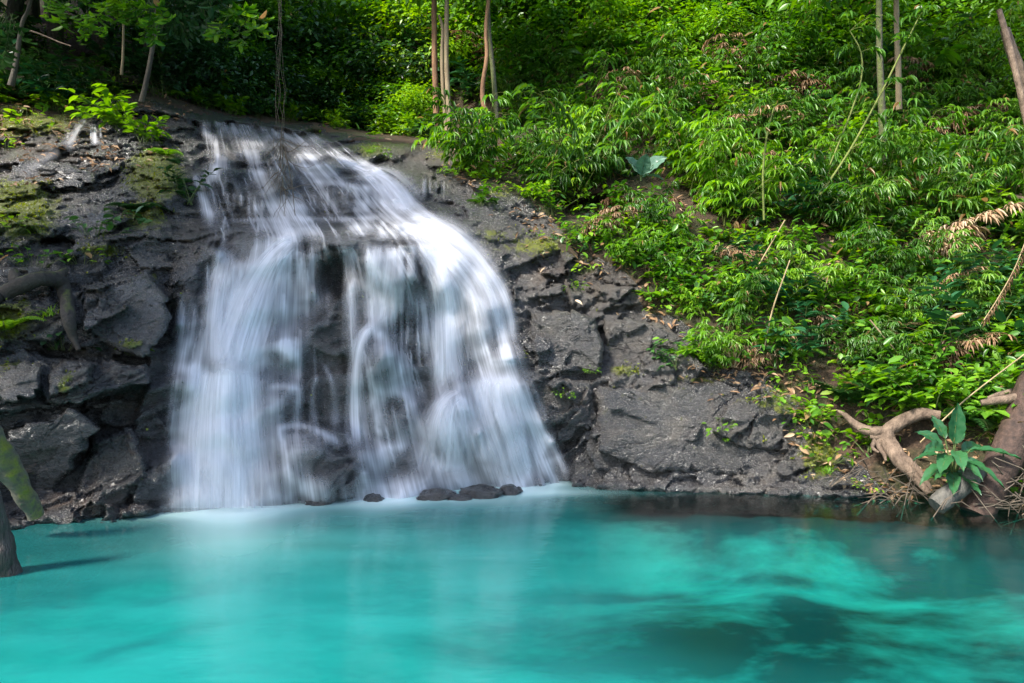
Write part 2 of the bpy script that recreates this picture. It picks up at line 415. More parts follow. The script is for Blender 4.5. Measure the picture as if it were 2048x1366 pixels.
# faceted, cracked rock
rk = sdr > -30
pb = base[rk]
ca, sa = math.cos(.45), math.sin(.45)
def strat(p, sx, sz):      # beds dipping to the left
    q = p.copy(); q[:, 0] = (p[:, 0] * ca + p[:, 2] * sa) * sx; q[:, 2] = (-p[:, 0] * sa + p[:, 2] * ca) * sz; q[:, 1] = p[:, 1] * sx * .8
    return q
wob = (np.stack([fbm(pb * 2, 3, 60 + k) for k in range(3)], -1) - .5) * .34
def facets(sx, sz, s, amp, tilt, cw):
    q = strat(pb + wob, sx, sz)
    f1, f2, ce, ci = worley(q, s)
    r0 = hsh(ci[:, 0], ci[:, 1], ci[:, 2], s + 9)
    rv = np.stack([hsh(ci[:, 0], ci[:, 1], ci[:, 2], s + 10 + k) for k in range(3)], -1) - .5
    h = (r0 - .5) * amp + ((q - ce) * rv).sum(-1) * tilt
    ck = 1 - sstep(0, cw, f2 - f1)
    return h, ck
h1, k1 = facets(1.0, 1.9, 100, .26, .50, .03)
h2, k2 = facets(2.4, 5.4, 200, .10, .32, .06)
h3, k3 = facets(7.0, 15., 300, .026, .10, .09)
hf = (1 - np.abs(2 * fbm(strat(pb, 3.2, 7.5), 5, 70, .6) - 1)) * -.09 + (fbm(pb * 9, 4, 75, .6) - .5) * .05
kf = sstep(.42, .6, fbm(pb * 1.1, 2, 71))                 # cracks come and go
disp = h1 + h2 + h3 + hf - k1 * .07 * kf - k2 * .03 * kf
fallw = (1 - .15 * sstep(1170, 1230, pb[:, 0] * F / pb[:, 1] + CX)) * (1 - .25 * sstep(520, 560, pb[:, 2] * 0 + CY - (pb[:, 2] - CAMZ) * F / pb[:, 1]) * (1 - sstep(300, 340, pb[:, 0] * F / pb[:, 1] + CX))) * (1 - .45 * sstep(330, 400, pb[:, 0] * F / pb[:, 1] + CX) * (1 - sstep(1000, 1080, pb[:, 0] * F / pb[:, 1] + CX)))
DR = np.zeros_like(D); DR[rk] = disp * fallw
DR *= sstep(-30, 25, sdr)
CRK = np.zeros_like(D); CRK[rk] = np.clip(k1 * kf + .6 * k2 * kf + .25 * k3, 0, 1)
CRK = np.maximum(CRK, .62 * sstep(-10, 40, infall))
soilh = (fbm(base * .9, 4, 80) - .5) * .5
Dsm = blur(lowest(D - DR, 3), 1.5)                                # what water runs over
D = D - DR - soilh * (1 - sstep(-30, 25, sdr))
S3 = P(PXg, PYg, D)

def samp(A, px, py):
    u = np.clip((np.asarray(px, float) - GU[0]) / STEP, 0, len(GU) - 1.001); v = np.clip((np.asarray(py, float) - GV[0]) / STEP, 0, len(GV) - 1.001)
    i, j = u.astype(int), v.astype(int); fu, fv = u - i, v - j
    return (A[j, i] * (1 - fu) + A[j, i + 1] * fu) * (1 - fv) + (A[j + 1, i] * (1 - fu) + A[j + 1, i + 1] * fu) * fv
def surf(px, py, off=0.0):
    return P(px, py, samp(D, px, py) - off)

def blobs(lst, noise_s=None):
    a = np.zeros_like(D)
    for (px, py, rx, ry, amp) in lst:
        a = np.maximum(a, amp * np.exp(-(((PXg - px) / rx) ** 2 + ((PYg - py) / ry) ** 2)))
    return a
moss = blobs([(40, 415, 75, 65, 1.1), (20, 640, 50, 50, .8), (310, 350, 60, 60, 1.0), (290, 430, 50, 40, .7), (70, 230, 110, 45, .9), (20, 250, 60, 30, .9),
              (1080, 492, 90, 26, .62), (1180, 505, 60, 25, .5), (980, 470, 40, 20, .5), (270, 690, 40, 16, .7), (130, 770, 18, 40, .5), (20, 740, 60, 20, .6),
              (1560, 800, 50, 40, .6), (1640, 905, 40, 50, .9), (1250, 740, 40, 14, .6), (1000, 380, 40, 20, .55), (740, 300, 50, 18, .6), (200, 500, 60, 20, .55),
              (1400, 760, 60, 14, .5), (880, 310, 40, 16, .5), (1480, 790, 40, 20, .4), (300, 560, 30, 16, .5)])
brown = blobs([(60, 960, 120, 80, .8), (270, 890, 30, 60, .9), (150, 1010, 60, 40, .9), (60, 620, 60, 60, .4), (250, 1000, 40, 30, .6), (40, 300, 100, 50, .6),
               (420, 470, 90, 30, .55), (860, 290, 70, 30, .6), (1170, 540, 120, 40, .5), (1240, 790, 90, 30, .4), (780, 290, 60, 20, .5)])
dry_sheen = blobs([(250, 620, 70, 60, .6), (195, 748, 80, 26, .7), (235, 950, 40, 80, .5), (60, 640, 70, 40, .4), (200, 430, 60, 30, .4), (80, 310, 120, 40, .4), (1200, 590, 170, 70, 1.0), (1300, 700, 130, 60, .8), (1350, 790, 180, 40, .75), (870, 310, 70, 30, .9), (1100, 480, 110, 50, .8), (960, 350, 80, 30, .8), (1600, 900, 90, 60, .7),
              (1500, 860, 120, 60, .45), (420, 470, 90, 30, .5), (100, 260, 130, 40, .5)])
wet = np.clip(1 - dry_sheen * 1.1, 0, 1)  # dry rock, plus left wet slabs paled to stand in for sky sheen

def grid_obj(name, mask, mat, attrs):
    """the faces of the slope grid inside a mask, as one mesh"""
    nv, nu = D.shape
    fm = mask[:-1, :-1]
    j, i = np.nonzero(fm)
    a = j * nu + i
    q = np.stack([a, a + nu, a + nu + 1, a + 1], -1)
    ids = np.unique(q); re = np.full(nv * nu, -1); re[ids] = np.arange(len(ids))
    me = mesh_np(name, S3.reshape(-1, 3)[ids], [re[q]], [mat], attrs={k: v.ravel()[ids] for k, v in attrs.items()}, smooth=False)
    return obj(name, me)
o = grid_obj("rock_face", ROCK, M['rock'], dict(wet=wet, moss=moss, brown=brown, crack=CRK))
props(o, "dark wet cracked rock face that the waterfall runs down", "rock face", kind="structure")
o = grid_obj("hillside", ~ROCK, M['soil'], {})
props(o, "steep brown forest hillside under the undergrowth", "hillside", kind="structure")

# ------------------------------------------------------------------ pool
def wl(px, py, z):
    """point of the level z seen at a pixel"""
    Y = (CAMZ - z) * F / (np.asarray(py, float) - CY); return np.stack([(np.asarray(px, float) - CX) / F * Y, Y], -1)
gx = np.arange(-9, 9.01, .08); gy = np.arange(-3, 9.6, .08)
X, Y = np.meshgrid(gx, gy)
def wblob(lst, z):
    a = np.zeros_like(X)
    for (px, py, rx, ry, amp) in lst:
        c = wl(px, py, z); a = a + amp * np.exp(-(((X - c[0]) / rx) ** 2 + ((Y - c[1]) / ry) ** 2))
    return a
foam = wblob([(460, 1012, .75, .28, 1.0), (430, 1030, 1.1, .35, .55), (620, 1010, .8, .2, .6), (330, 1030, .7, .22, .5), (780, 1000, .6, .18, .9), (930, 1000, .7, .2, .85), (1060, 985, .6, .25, .9), (1130, 985, .8, .25, .6),
              (470, 1075, 1.2, .7, .30), (950, 1010, 1.0, .3, .4), (1250, 985, .7, .12, .3)], 0)  # the wide faint blob paints the fall's pale reflection on the pool
pxw = X / np.maximum(Y, .5) * F + CX; Yw = np.interp(pxw, GU, LM[0][1])
fa = np.exp(-((pxw - 470) / 110) ** 2) * 1.0 + np.exp(-((pxw - 770) / 60) ** 2) * .8 + np.exp(-((pxw - 1050) / 110) ** 2) * 1.0 + .35 * np.exp(-((pxw - 700) / 350) ** 2)
foam = .30 * foam + fa * np.exp(-np.maximum(Yw - Y, 0) / (.36 + .30 * np.exp(-((pxw - 450) / 130) ** 2)))
milk = .26 + .26 * np.exp(-((X + 1.3) / 2.4) ** 2) - wblob([(1350, 1280, 1.5, .5, .14), (1650, 1260, 1.0, .5, .10)], 0)
milk = milk - .22 * sstep(6.2, 7.6, Y) * sstep(.2, 1.5, X) - .17 * sstep(-.2, 1.4, X)  # clearer at the right bank, so the painted dark reflection shows
def gridmesh(name, Z, mat, attrs):
    nv, nu = X.shape
    j, i = np.mgrid[0:nv - 1, 0:nu - 1]; a = (j * nu + i).ravel()
    return mesh_np(name, np.stack([X, Y, Z], -1), [np.stack([a, a + 1, a + nu + 1, a + nu], -1)], [mat], attrs={k: v.ravel() for k, v in attrs.items()}, smooth=True)
o = obj("water", gridmesh("water", np.zeros_like(X), M['pool'], dict(foam=np.clip(foam, 0, 1), milk=np.clip(milk, 0, 1))))
props(o, "milky turquoise pool at the foot of the waterfall", "pool", kind="structure")
bz = -.75 - .25 * (fbm(np.stack([X * .8, Y * .8, 0 * X], -1), 3, 90) - .5) + .45 * sstep(7.2, 8.4, Y + .25 * np.abs(X) * .2)
silt_reflection = 1.2 * wblob([(1500, 1330, 2.2, .5, .5), (1820, 1250, 1.2, .3, .4), (1060, 1240, .5, .35, .45), (1000, 1110, .7, .12, .4), (1720, 1110, .9, .12, .5), (1400, 1230, 1.6, .6, .45), (1650, 1320, 1.8, .4, .5), (1180, 1290, .7, .35, .5), (1120, 1190, .5, .2, .4), (1560, 1180, .5, .12, .4), (1900, 1180, .5, .15, .4), (1350, 1260, 1.0, .32, .95), (1600, 1240, .8, .3, .85), (1850, 1290, .7, .25, .9), (1200, 1100, .8, .16, .8), (1480, 1098, 1.1, .2, 1.0), (1250, 1190, .7, .16, .7), (1750, 1190, .6, .12, .5), (1980, 1075, 1.0, .2, .9),
              (1650, 1045, 1.6, .22, .9), (1250, 1040, 1.4, .2, .6), (90, 1150, .6, .25, .9), (110, 1210, .35, .10, .7), (290, 1290, .16, .05, .7), (1500, 1340, .9, .16, .8), (1950, 1350, .8, .2, .8), (300, 1090, .8, .15, .5),  # far right blobs stand in for the dark reflected bank
              (900, 1080, 1.0, .2, .35), (700, 1040, .8, .2, .3)], -.75)
silt_reflection = np.clip(silt_reflection, 0, .82)
silt_reflection = silt_reflection + 1.1 * np.exp(-(np.maximum(Yw - Y, 0) / .75) ** 2) * sstep(1080, 1300, pxw) + .5 * np.exp(-(np.maximum(Yw - Y, 0) / .5) ** 2) * (1 - sstep(200, 330, pxw))  # dark strip along the banks paints their reflection and shaded undercut
o = obj("pool_bed", gridmesh("pool_bed", bz, M['bed'], dict(silt_reflection=silt_reflection)))
props(o, "pale sandy pool bed with dark litter patches and painted reflections", "pool bed", kind="structure")

# ------------------------------------------------------------------ waterfall
def catmull(pts, step):
    pts = np.asarray(pts, float); n = len(pts)
    ext = np.vstack([2 * pts[0] - pts[1], pts, 2 * pts[-1] - pts[-2]])
    out = []
    for k in range(n - 1):
        p0, p1, p2, p3 = ext[k:k + 4]
        m = max(2, int(np.hypot(*(p2 - p1)[:2]) / step))
        t = (np.arange(m) / m)[:, None]
        out.append(.5 * ((2 * p1) + (-p0 + p2) * t + (2 * p0 - 5 * p1 + 4 * p2 - p3) * t ** 2 + (-p0 + 3 * p1 - 3 * p2 + p3) * t ** 3))
    out.append(pts[-1:])
    return np.vstack(out)

FIELD = np.zeros_like(D)
WK, RIB = 1.0, []
def ribbon(pts, off=.06, bulge=.03, flat=False, fade=(.12, .12), edge=1.0, big=False):
    """one run of water along (px, py, width, density): it thickens the sheet of water there; the big runs also stand off the rock"""
    c = catmull(pts, 6.0); m = len(c); tt = np.linspace(0, 1, m); al = np.ones(m)
    if fade[0] > 0: al *= sstep(0, max(fade[0], .10), tt)
    if fade[1] > 0: al *= 1 - sstep(1 - max(fade[1], .16), 1, tt)
    x0, x1 = c[:, 0].min() - c[:, 2].max(), c[:, 0].max() + c[:, 2].max(); y0, y1 = c[:, 1].min() - c[:, 2].max(), c[:, 1].max() + c[:, 2].max()
    i0, i1 = np.clip(np.searchsorted(GU, [x0, x1]), 0, len(GU)); j0, j1 = np.clip(np.searchsorted(GV, [y0, y1]), 0, len(GV))
    gx_, gy_ = PXg[j0:j1, i0:i1], PYg[j0:j1, i0:i1]; best = np.zeros(gx_.shape)
    for (x, y, w_, d), a in zip(c, al):
        sy = 9.0 if flat else max(w_ * .5, 6)
        best = np.maximum(best, d * a * np.exp(-(((gx_ - x) / max(w_ * .41, 3.2)) ** 2) ** (1.3 if flat else 1) - ((gy_ - y) / sy) ** 2))
    FIELD[j0:j1, i0:i1] = 1 - (1 - FIELD[j0:j1, i0:i1]) * (1 - np.clip(best * WK, 0, .97))
    if not big: return None
    t = np.gradient(c[:, :2], axis=0); t /= np.linalg.norm(t, axis=1)[:, None] + 1e-9
    pr = np.tile([[1.0, 0.0]], (m, 1)) if flat else np.stack([-t[:, 1], t[:, 0]], -1); pr *= np.sign(pr[:, :1] + 1e-9)
    nu = int(np.clip(c[:, 2].max() / 4, 7, 60)); u = np.linspace(-1, 1, nu); wd = c[:, 2] * 1.25
    px = c[:, None, 0] + pr[:, None, 0] * u * wd[:, None] / 2; py = c[:, None, 1] + pr[:, None, 1] * u * wd[:, None] / 2
    V = P(px, py, samp(blur3, px, py) - off - bulge * (1 - u[None] ** 2))
    s_ = np.concatenate([[0], np.cumsum(np.linalg.norm(np.diff(V[:, nu // 2], axis=0), axis=1))])
    uu = np.broadcast_to(u[None] * wd.mean() / 2 / F * 8.5 + R.random() * 60, px.shape); vv = np.repeat(s_[:, None], nu, 1) + R.random() * 40
    st_ = fbm(np.stack([uu * 16, vv * .9, 0 * uu], -1), 2, 700) * .6 + vnoise(np.stack([uu * 55, vv * 1.2, 0 * uu], -1), 703) * .4
    dens = c[:, 3][:, None] * al[:, None] * ((1 - u * u) ** 1.8)[None] * (.35 + 1.0 * sstep(.3, .72, st_)) * .62
    return V, dens, np.stack([uu, vv], -1)
blur3 = blur(Dsm, 4)

def water_part(name, ribbons, parent):
    ribbons = [r for r in ribbons if r is not None]
    if not ribbons: return None
    Vs, ds, us, fs, n0 = [], [], [], [], 0
    for V, d, uv in ribbons:
        m, k = d.shape
        j, i = np.mgrid[0:m - 1, 0:k - 1]; a = (j * k + i).ravel() + n0
        fs.append(np.stack([a, a + k, a + k + 1, a + 1], -1)); Vs.append(V.reshape(-1, 3)); ds.append(d.ravel()); us.append(uv.reshape(-1, 2)); n0 += m * k
    me = mesh_np(name, np.vstack(Vs), [np.vstack(fs)], [M['fall']], attrs=dict(dens=np.clip(np.concatenate(ds), 0, 1)), uv=np.vstack(us), smooth=True)
    return obj(name, me, parent)

fall = props(obj("waterfall", None), "tall stepped waterfall of silky white water pouring down dark rock into the pool", "waterfall")

def threads(x0, x1, y0, y1, n, wr=(5, 14), dr=(.4, .9), lean=0.0, jit=10, **kw):
    out = []
    for k in range(n):
        x = x0 + (x1 - x0) * (k + R.random()) / n
        ya = y0 + (R.random() - .3) * jit; yb = y1 + (R.random() - .7) * jit * 2
        wd = R.uniform(*wr); de = R.uniform(*dr)
        out.append(ribbon([(x, ya, wd * .7, de), (x + lean * .4, ya * .6 + yb * .4, wd, de), (x + lean, yb, wd * 1.5, de * .7)], off=R.uniform(.05, .12), bulge=.03, fade=(.08, .3), **kw))
    return out

WK = .58
# upper slope
WK = .8
water_part("veil", [ribbon([(392, 236, 16, .5), (440, 240, 24, .5), (490, 250, 26, .45), (535, 261, 22, .5), (580, 272, 20, .5), (640, 280, 14, .35)]),
                    ribbon([(470, 246, 100, .3), (500, 275, 110, .28), (520, 300, 100, .2)], flat=True)], fall)
water_part("cascade", [ribbon([(388, 236, 12, .7), (418, 273, 20, .8), (432, 292, 30, .8), (440, 318, 36, .8), (434, 338, 40, .75), (424, 350, 30, .7), (396, 356, 14, .7)]),
                       ribbon([(382, 346, 14, .9), (398, 375, 26, .95), (408, 402, 30, .95), (420, 426, 40, .9), (445, 440, 40, .7)])], fall)
water_part("cascade", [ribbon([(479, 284, 20, .5), (494, 305, 34, .7), (506, 325, 40, .75), (504, 340, 30, .6), (520, 352, 40, .95), (530, 378, 42, .95), (544, 402, 50, .95), (562, 432, 70, 1), (585, 446, 50, .6)]),
                       ribbon([(446, 362, 10, .5), (452, 380, 16, .5)]), ribbon([(545, 270, 14, .4), (556, 295, 20, .4), (560, 330, 14, .3)])], fall)
water_part("cascade", [ribbon([(600, 286, 24, .5), (604, 302, 50, .8), (612, 318, 76, .85), (624, 338, 84, .8), (640, 352, 80, .7), (668, 359, 36, .7)]),
                       ribbon([(590, 345, 18, .7), (592, 378, 26, .85), (596, 408, 34, .85), (612, 434, 50, .95)]), ribbon([(566, 392, 16, .6), (578, 415, 24, .7), (592, 438, 30, .7)])], fall)
water_part("cascade", [ribbon([(664, 309, 12, .8), (705, 328, 22, .95), (740, 343, 30, 1), (768, 356, 56, 1), (792, 380, 76, 1), (810, 408, 80, 1), (824, 432, 80, 1)], big=True),
                       ribbon([(622, 364, 7, .8), (660, 366, 9, .9), (700, 371, 9, .9), (750, 377, 12, .9)]), ribbon([(720, 350, 40, .6), (745, 360, 60, .7), (760, 380, 60, .6)])], fall)
water_part("curtain", [x for a, b_, c_, d_ in ((456, 384, 413, 0), (468, 384, 415, 0), (482, 386, 414, 0), (498, 392, 432, 0), (510, 390, 434, 0), (524, 388, 434, 0)) for x in [ribbon([(a, b_, 7, .8), (a, (b_ + c_) / 2, 8, .75), (a + 1, c_, 12, .5)])]], fall)
water_part("curtain", [ribbon([(x, 370 + 6 * math.sin(x * .21) + R.uniform(-3, 3), w_ * .9, d_), (x + R.uniform(-2, 3), 402, w_ * 1.1, d_ * .9), (x + R.uniform(-3, 5), 430 + R.uniform(-14, 10), w_ * 1.8, d_ * .7)]) for x, w_, d_ in ((630, 9, .5), (641, 14, .4), (655, 7, .6), (668, 14, .4), (683, 7, .5), (696, 11, .6), (712, 18, .75), (733, 16, .8), (752, 12, .7), (768, 16, .8), (788, 16, .8))], fall)
water_part("curtain", [ribbon([(745, 372, 90, .4), (750, 400, 95, .45), (755, 434, 100, .6)], flat=True)], fall)
# the shelf
water_part("cascade", [ribbon([(440, 441, 8, .6), (520, 440, 9, .85), (600, 439, 12, .9), (700, 438, 10, .9), (760, 434, 16, 1), (830, 434, 30, 1)]),
                       ribbon([(590, 442, 50, .6), (600, 456, 60, .6), (612, 470, 50, .45)], flat=True), ribbon([(520, 450, 14, .5), (560, 460, 24, .45), (585, 474, 30, .6)]),
                       ribbon([(720, 440, 50, .85), (722, 458, 52, .8), (726, 474, 46, .6)], flat=True), ribbon([(640, 446, 50, .35), (645, 470, 50, .25)], flat=True),
                       ribbon([(800, 436, 60, .9), (850, 452, 70, 1), (900, 478, 70, 1), (930, 500, 60, .9)]), ribbon([(770, 440, 20, .7), (762, 456, 16, .6), (768, 474, 20, .6)])], fall)
WK = .95
water_part("fan", [ribbon(big=True, pts=[(800, 450, 50, .9), (850, 462, 80, 1), (905, 495, 96, 1), (955, 552, 92, .9), (985, 615, 78, .75), (1003, 695, 70, .6)], off=.10, bulge=.1),
                   ribbon(big=True, pts=[(880, 462, 40, .9), (935, 500, 46, .95), (985, 565, 44, .9), (1012, 625, 40, .75), (1022, 695, 36, .6)], off=.14, bulge=.08),
                   ribbon([(835, 480, 40, .7), (865, 512, 50, .75), (900, 560, 50, .7), (935, 610, 50, .6), (955, 680, 44, .5), (962, 750, 40, .3)]),
                   ribbon([(925, 560, 30, .6), (950, 605, 28, .7), (968, 660, 26, .65), (975, 740, 30, .4)])]
           + threads(940, 1000, 530, 690, 7, (6, 14), (.4, .8), lean=36, jit=40), fall)
# left side of the main drop
water_part("cascade", [ribbon(big=True, pts=[(600, 478, 40, .6), (565, 500, 60, .9), (535, 545, 90, .95), (508, 610, 120, .95), (485, 680, 130, .95), (468, 745, 130, .9)], off=.10, bulge=.14, fade=(.08, .05)),
                       ribbon(big=True, pts=[(455, 490, 40, .45), (448, 560, 60, .75), (440, 640, 70, .85), (440, 745, 80, .85)], off=.08, bulge=.08),
                       ribbon([(500, 490, 40, .4), (480, 560, 60, .6), (470, 640, 80, .7), (460, 740, 90, .6)], off=.12, bulge=.08),
                       ribbon([(540, 500, 40, .5), (560, 560, 60, .6), (570, 620, 70, .55), (560, 700, 70, .4), (530, 735, 60, .5)], off=.08)]
           + threads(415, 520, 520, 740, 10, (8, 22), (.35, .8), jit=60), fall)
water_part("plunge", [ribbon([(458, 735, 90, .9), (456, 760, 120, .98), (455, 850, 130, .96), (455, 940, 150, .92), (455, 1030, 170, .85)], flat=True, fade=(.01, 0)), ribbon([(452, 800, 190, .5), (450, 1030, 230, .55)], flat=True, fade=(.1, 0)), ribbon(big=True, pts=[(455, 730, 110, .8), (455, 748, 130, 1), (454, 800, 150, 1), (454, 870, 165, .97), (454, 940, 178, .92), (454, 1016, 185, .75)], off=.16, bulge=.22, flat=True, fade=(.03, .0), edge=1.4),
                      ribbon(big=True, pts=[(455, 738, 150, .7), (452, 800, 185, .62), (450, 900, 215, .55), (450, 1016, 235, .45)], off=.10, bulge=.12, flat=True, fade=(.05, 0)),
                      ribbon([(420, 745, 40, .7), (395, 770, 40, .6), (385, 850, 50, .5), (380, 1012, 60, .4)], off=.12, fade=(.1, 0))], fall)
water_part("trickle", [ribbon([(365, 596, 14, .7), (362, 660, 18, .7), (356, 735, 26, .6)]), ribbon([(385, 600, 12, .6), (388, 640, 20, .65), (372, 700, 28, .7), (352, 742, 40, .7)]),
                       ribbon([(425, 620, 10, .6), (405, 690, 18, .7), (392, 745, 26, .7)]), ribbon([(345, 738, 24, .6), (375, 738, 34, .8), (410, 748, 30, .8)]),
                       ribbon([(356, 745, 18, .7), (348, 800, 24, .6), (345, 880, 22, .6), (360, 930, 30, .5), (372, 1010, 50, .4)], fade=(.05, 0)),
                       ribbon([(362, 600, 60, .25), (360, 680, 80, .3), (352, 860, 90, .3), (360, 1012, 110, .35)], fade=(.1, 0))], fall)
water_part("trickle", [ribbon([(292, 560, 30, .2), (296, 620, 14, .7), (308, 690, 14, .7), (304, 740, 16, .7), (308, 780, 24, .5), (300, 860, 20, .45), (303, 1010, 26, .3)], fade=(.1, .1)),
                       ribbon([(310, 490, 60, .15), (320, 550, 70, .2), (300, 600, 40, .2)])], fall)
water_part("veil", [ribbon([(620, 478, 30, .6), (628, 540, 40, .55), (622, 600, 60, .45), (600, 660, 60, .4), (595, 740, 50, .35)]),
                    ribbon([(600, 520, 70, .35), (610, 580, 80, .3), (600, 640, 80, .22)], flat=True),
                    ribbon([(545, 700, 20, .6), (570, 690, 40, .75), (592, 720, 30, .7), (590, 790, 36, .5)]), ribbon([(555, 720, 60, .45), (556, 780, 70, .35), (552, 850, 70, .25)], flat=True)], fall)
water_part("cascade", [ribbon([(490, 745, 40, .8), (515, 728, 34, .8), (540, 722, 20, .6)]), ribbon([(535, 775, 14, .7), (570, 772, 16, .8), (598, 780, 20, .8), (596, 820, 24, .7), (590, 855, 30, .5)]),
                       ribbon([(602, 650, 12, .5), (600, 720, 14, .7), (598, 775, 18, .6)])], fall)
water_part("trickle", [ribbon([(646, 726, 9, .8), (662, 760, 16, .8), (668, 800, 22, .7), (672, 860, 26, .4)], off=.09), ribbon([(636, 746, 9, .8), (626, 790, 14, .8), (626, 850, 20, .5)], off=.08)], fall)
water_part("curtain", threads(640, 690, 500, 580, 8, (3, 7), (.3, .6)) + [ribbon(big=True, pts=[(698, 488, 26, .65), (700, 560, 28, .7), (702, 650, 34, .6), (705, 720, 44, .45)], off=.12, bulge=.05)]
           + threads(735, 830, 488, 640, 16, (6, 18), (.35, .85), jit=30) + [ribbon(big=True, pts=[(770, 486, 70, .7), (764, 540, 80, .65), (758, 600, 66, .6), (752, 655, 50, .7)], off=.12, bulge=.06)], fall)
water_part("cascade", [ribbon(big=True, pts=[(758, 652, 24, .9), (735, 662, 26, .95), (718, 700, 32, .9), (712, 760, 34, .85), (712, 830, 40, .85), (718, 905, 40, .7)], off=.10),
                       ribbon([(750, 655, 24, .9), (772, 690, 36, .75), (792, 740, 46, .6), (812, 790, 44, .55), (830, 830, 30, .4)], off=.09),
                       ribbon([(745, 680, 60, .4), (760, 740, 90, .5), (770, 800, 100, .4)], flat=True),
                       ribbon([(735, 800, 24, .6), (762, 785, 34, .7), (800, 775, 30, .6)]), ribbon([(752, 790, 50, .7), (748, 850, 70, .55), (745, 910, 80, .5)], flat=True),
                       ribbon([(800, 780, 20, .7), (822, 810, 22, .65), (828, 870, 26, .5)]), ribbon([(790, 820, 90, .3), (785, 870, 110, .35), (780, 910, 110, .3)], flat=True)]
           + threads(770, 850, 560, 760, 12, (3, 8), (.3, .7), jit=50), fall)
water_part("plunge", [ribbon(big=True, pts=[(845, 490, 40, .7), (872, 530, 56, .85), (888, 590, 56, .9), (893, 680, 60, .9), (896, 790, 76, .75)], off=.14, bulge=.1, fade=(.06, .12)),
                      ribbon([(880, 560, 70, .5), (905, 650, 90, .5), (905, 780, 100, .4)], off=.10, flat=True)] + threads(850, 940, 560, 780, 9, (6, 16), (.3, .6), jit=60), fall)
# lower right fan
water_part("fan", [ribbon([(1012, 690, 50, .8), (1015, 712, 80, .75), (1010, 745, 96, .6), (1000, 780, 110, .75)], off=.1, bulge=.1),
                   ribbon(big=True, pts=[(995, 750, 90, .6), (990, 790, 120, .9), (1000, 840, 120, .8), (1020, 900, 110, .7), (1040, 968, 110, .6)], off=.1, bulge=.1, fade=(.08, .03)),
                   ribbon(big=True, pts=[(930, 792, 40, .8), (908, 806, 70, .95), (898, 845, 110, .9), (895, 900, 130, .75), (890, 955, 150, .8)], off=.12, bulge=.12, fade=(.06, .03)),
                   ribbon([(950, 780, 40, .6), (975, 830, 50, .7), (985, 880, 60, .5), (985, 955, 70, .5)], off=.1), ribbon([(985, 825, 20, .8), (1015, 838, 30, .9), (1035, 880, 36, .9), (1046, 968, 44, .85)], off=.14),
                   ribbon([(1030, 780, 40, .6), (1060, 840, 40, .7), (1080, 890, 34, .7), (1098, 960, 40, .6)], off=.1, fade=(.1, .03)),
                   ribbon([(1040, 790, 24, .5), (1075, 850, 22, .6), (1105, 890, 20, .75), (1125, 930, 20, .7), (1142, 968, 26, .5)], off=.09, fade=(.1, .03)),
                   ribbon([(870, 800, 40, .5), (830, 870, 40, .7), (790, 892, 36, .85), (745, 912, 30, .9), (715, 905, 20, .6)], off=.1)]
           + threads(940, 1090, 850, 955, 12, (5, 14), (.35, .8), lean=14, jit=30), fall)
water_part("cascade", [ribbon([(720, 910, 40, .7), (745, 925, 50, .9), (790, 915, 40, .8)], off=.1), ribbon([(745, 925, 46, .8), (742, 960, 70, .8), (740, 998, 80, .85)], off=.1, flat=True, fade=(.1, 0)),
                       ribbon([(845, 890, 30, .7), (830, 930, 50, .8), (800, 968, 70, .9), (770, 998, 90, .9)], off=.12, fade=(.1, 0)), ribbon([(850, 940, 60, .8), (910, 950, 80, 1), (990, 955, 40, .9), (1060, 965, 30, .8)], off=.12),
                       ribbon([(870, 962, 24, .8), (840, 985, 30, .9), (826, 999, 40, .8)], off=.2)], fall)
water_part("veil", [ribbon([(590, 862, 120, .35), (600, 900, 140, .42), (585, 1004, 150, .3)], flat=True, fade=(.05, 0)), ribbon([(540, 790, 40, .6), (550, 860, 50, .5), (556, 1006, 60, .4)], fade=(.1, 0)),
                    ribbon([(545, 860, 14, .6), (590, 850, 16, .75), (640, 862, 18, .7), (690, 895, 16, .6)], off=.1), ribbon([(600, 975, 30, .6), (640, 978, 40, .6), (660, 1000, 40, .5)], off=.1)], fall)

# the continuous sheet: flow lines fan from the crest to the pool
LB = np.array([(392, 236), (392, 300), (378, 350), (392, 420), (400, 480), (345, 590), (318, 740), (300, 880), (300, 1036)], float)
RB = np.array([(660, 268), (735, 318), (800, 362), (858, 418), (925, 468), (1022, 570), (1056, 700), (1112, 850), (1176, 998)], float)
tk = np.linspace(0, 1, 9); nt_, ns_ = 450, 400
tv = np.linspace(0, 1, nt_); sv = np.linspace(0, 1, ns_)
def lerp(B): return np.stack([np.interp(tv, tk, B[:, 0]), np.interp(tv, tk, B[:, 1])], -1)
Lp, Rp = lerp(LB), lerp(RB)
Lp = np.stack([blur(Lp[:, :1], 8)[:, 0], blur(Lp[:, 1:], 4)[:, 0]], -1); Rp = np.stack([blur(Rp[:, :1], 8)[:, 0], blur(Rp[:, 1:], 4)[:, 0]], -1)
sx = Lp[:, None, 0] * (1 - sv) + Rp[:, None, 0] * sv; sy = Lp[:, None, 1] * (1 - sv) + Rp[:, None, 1] * sv
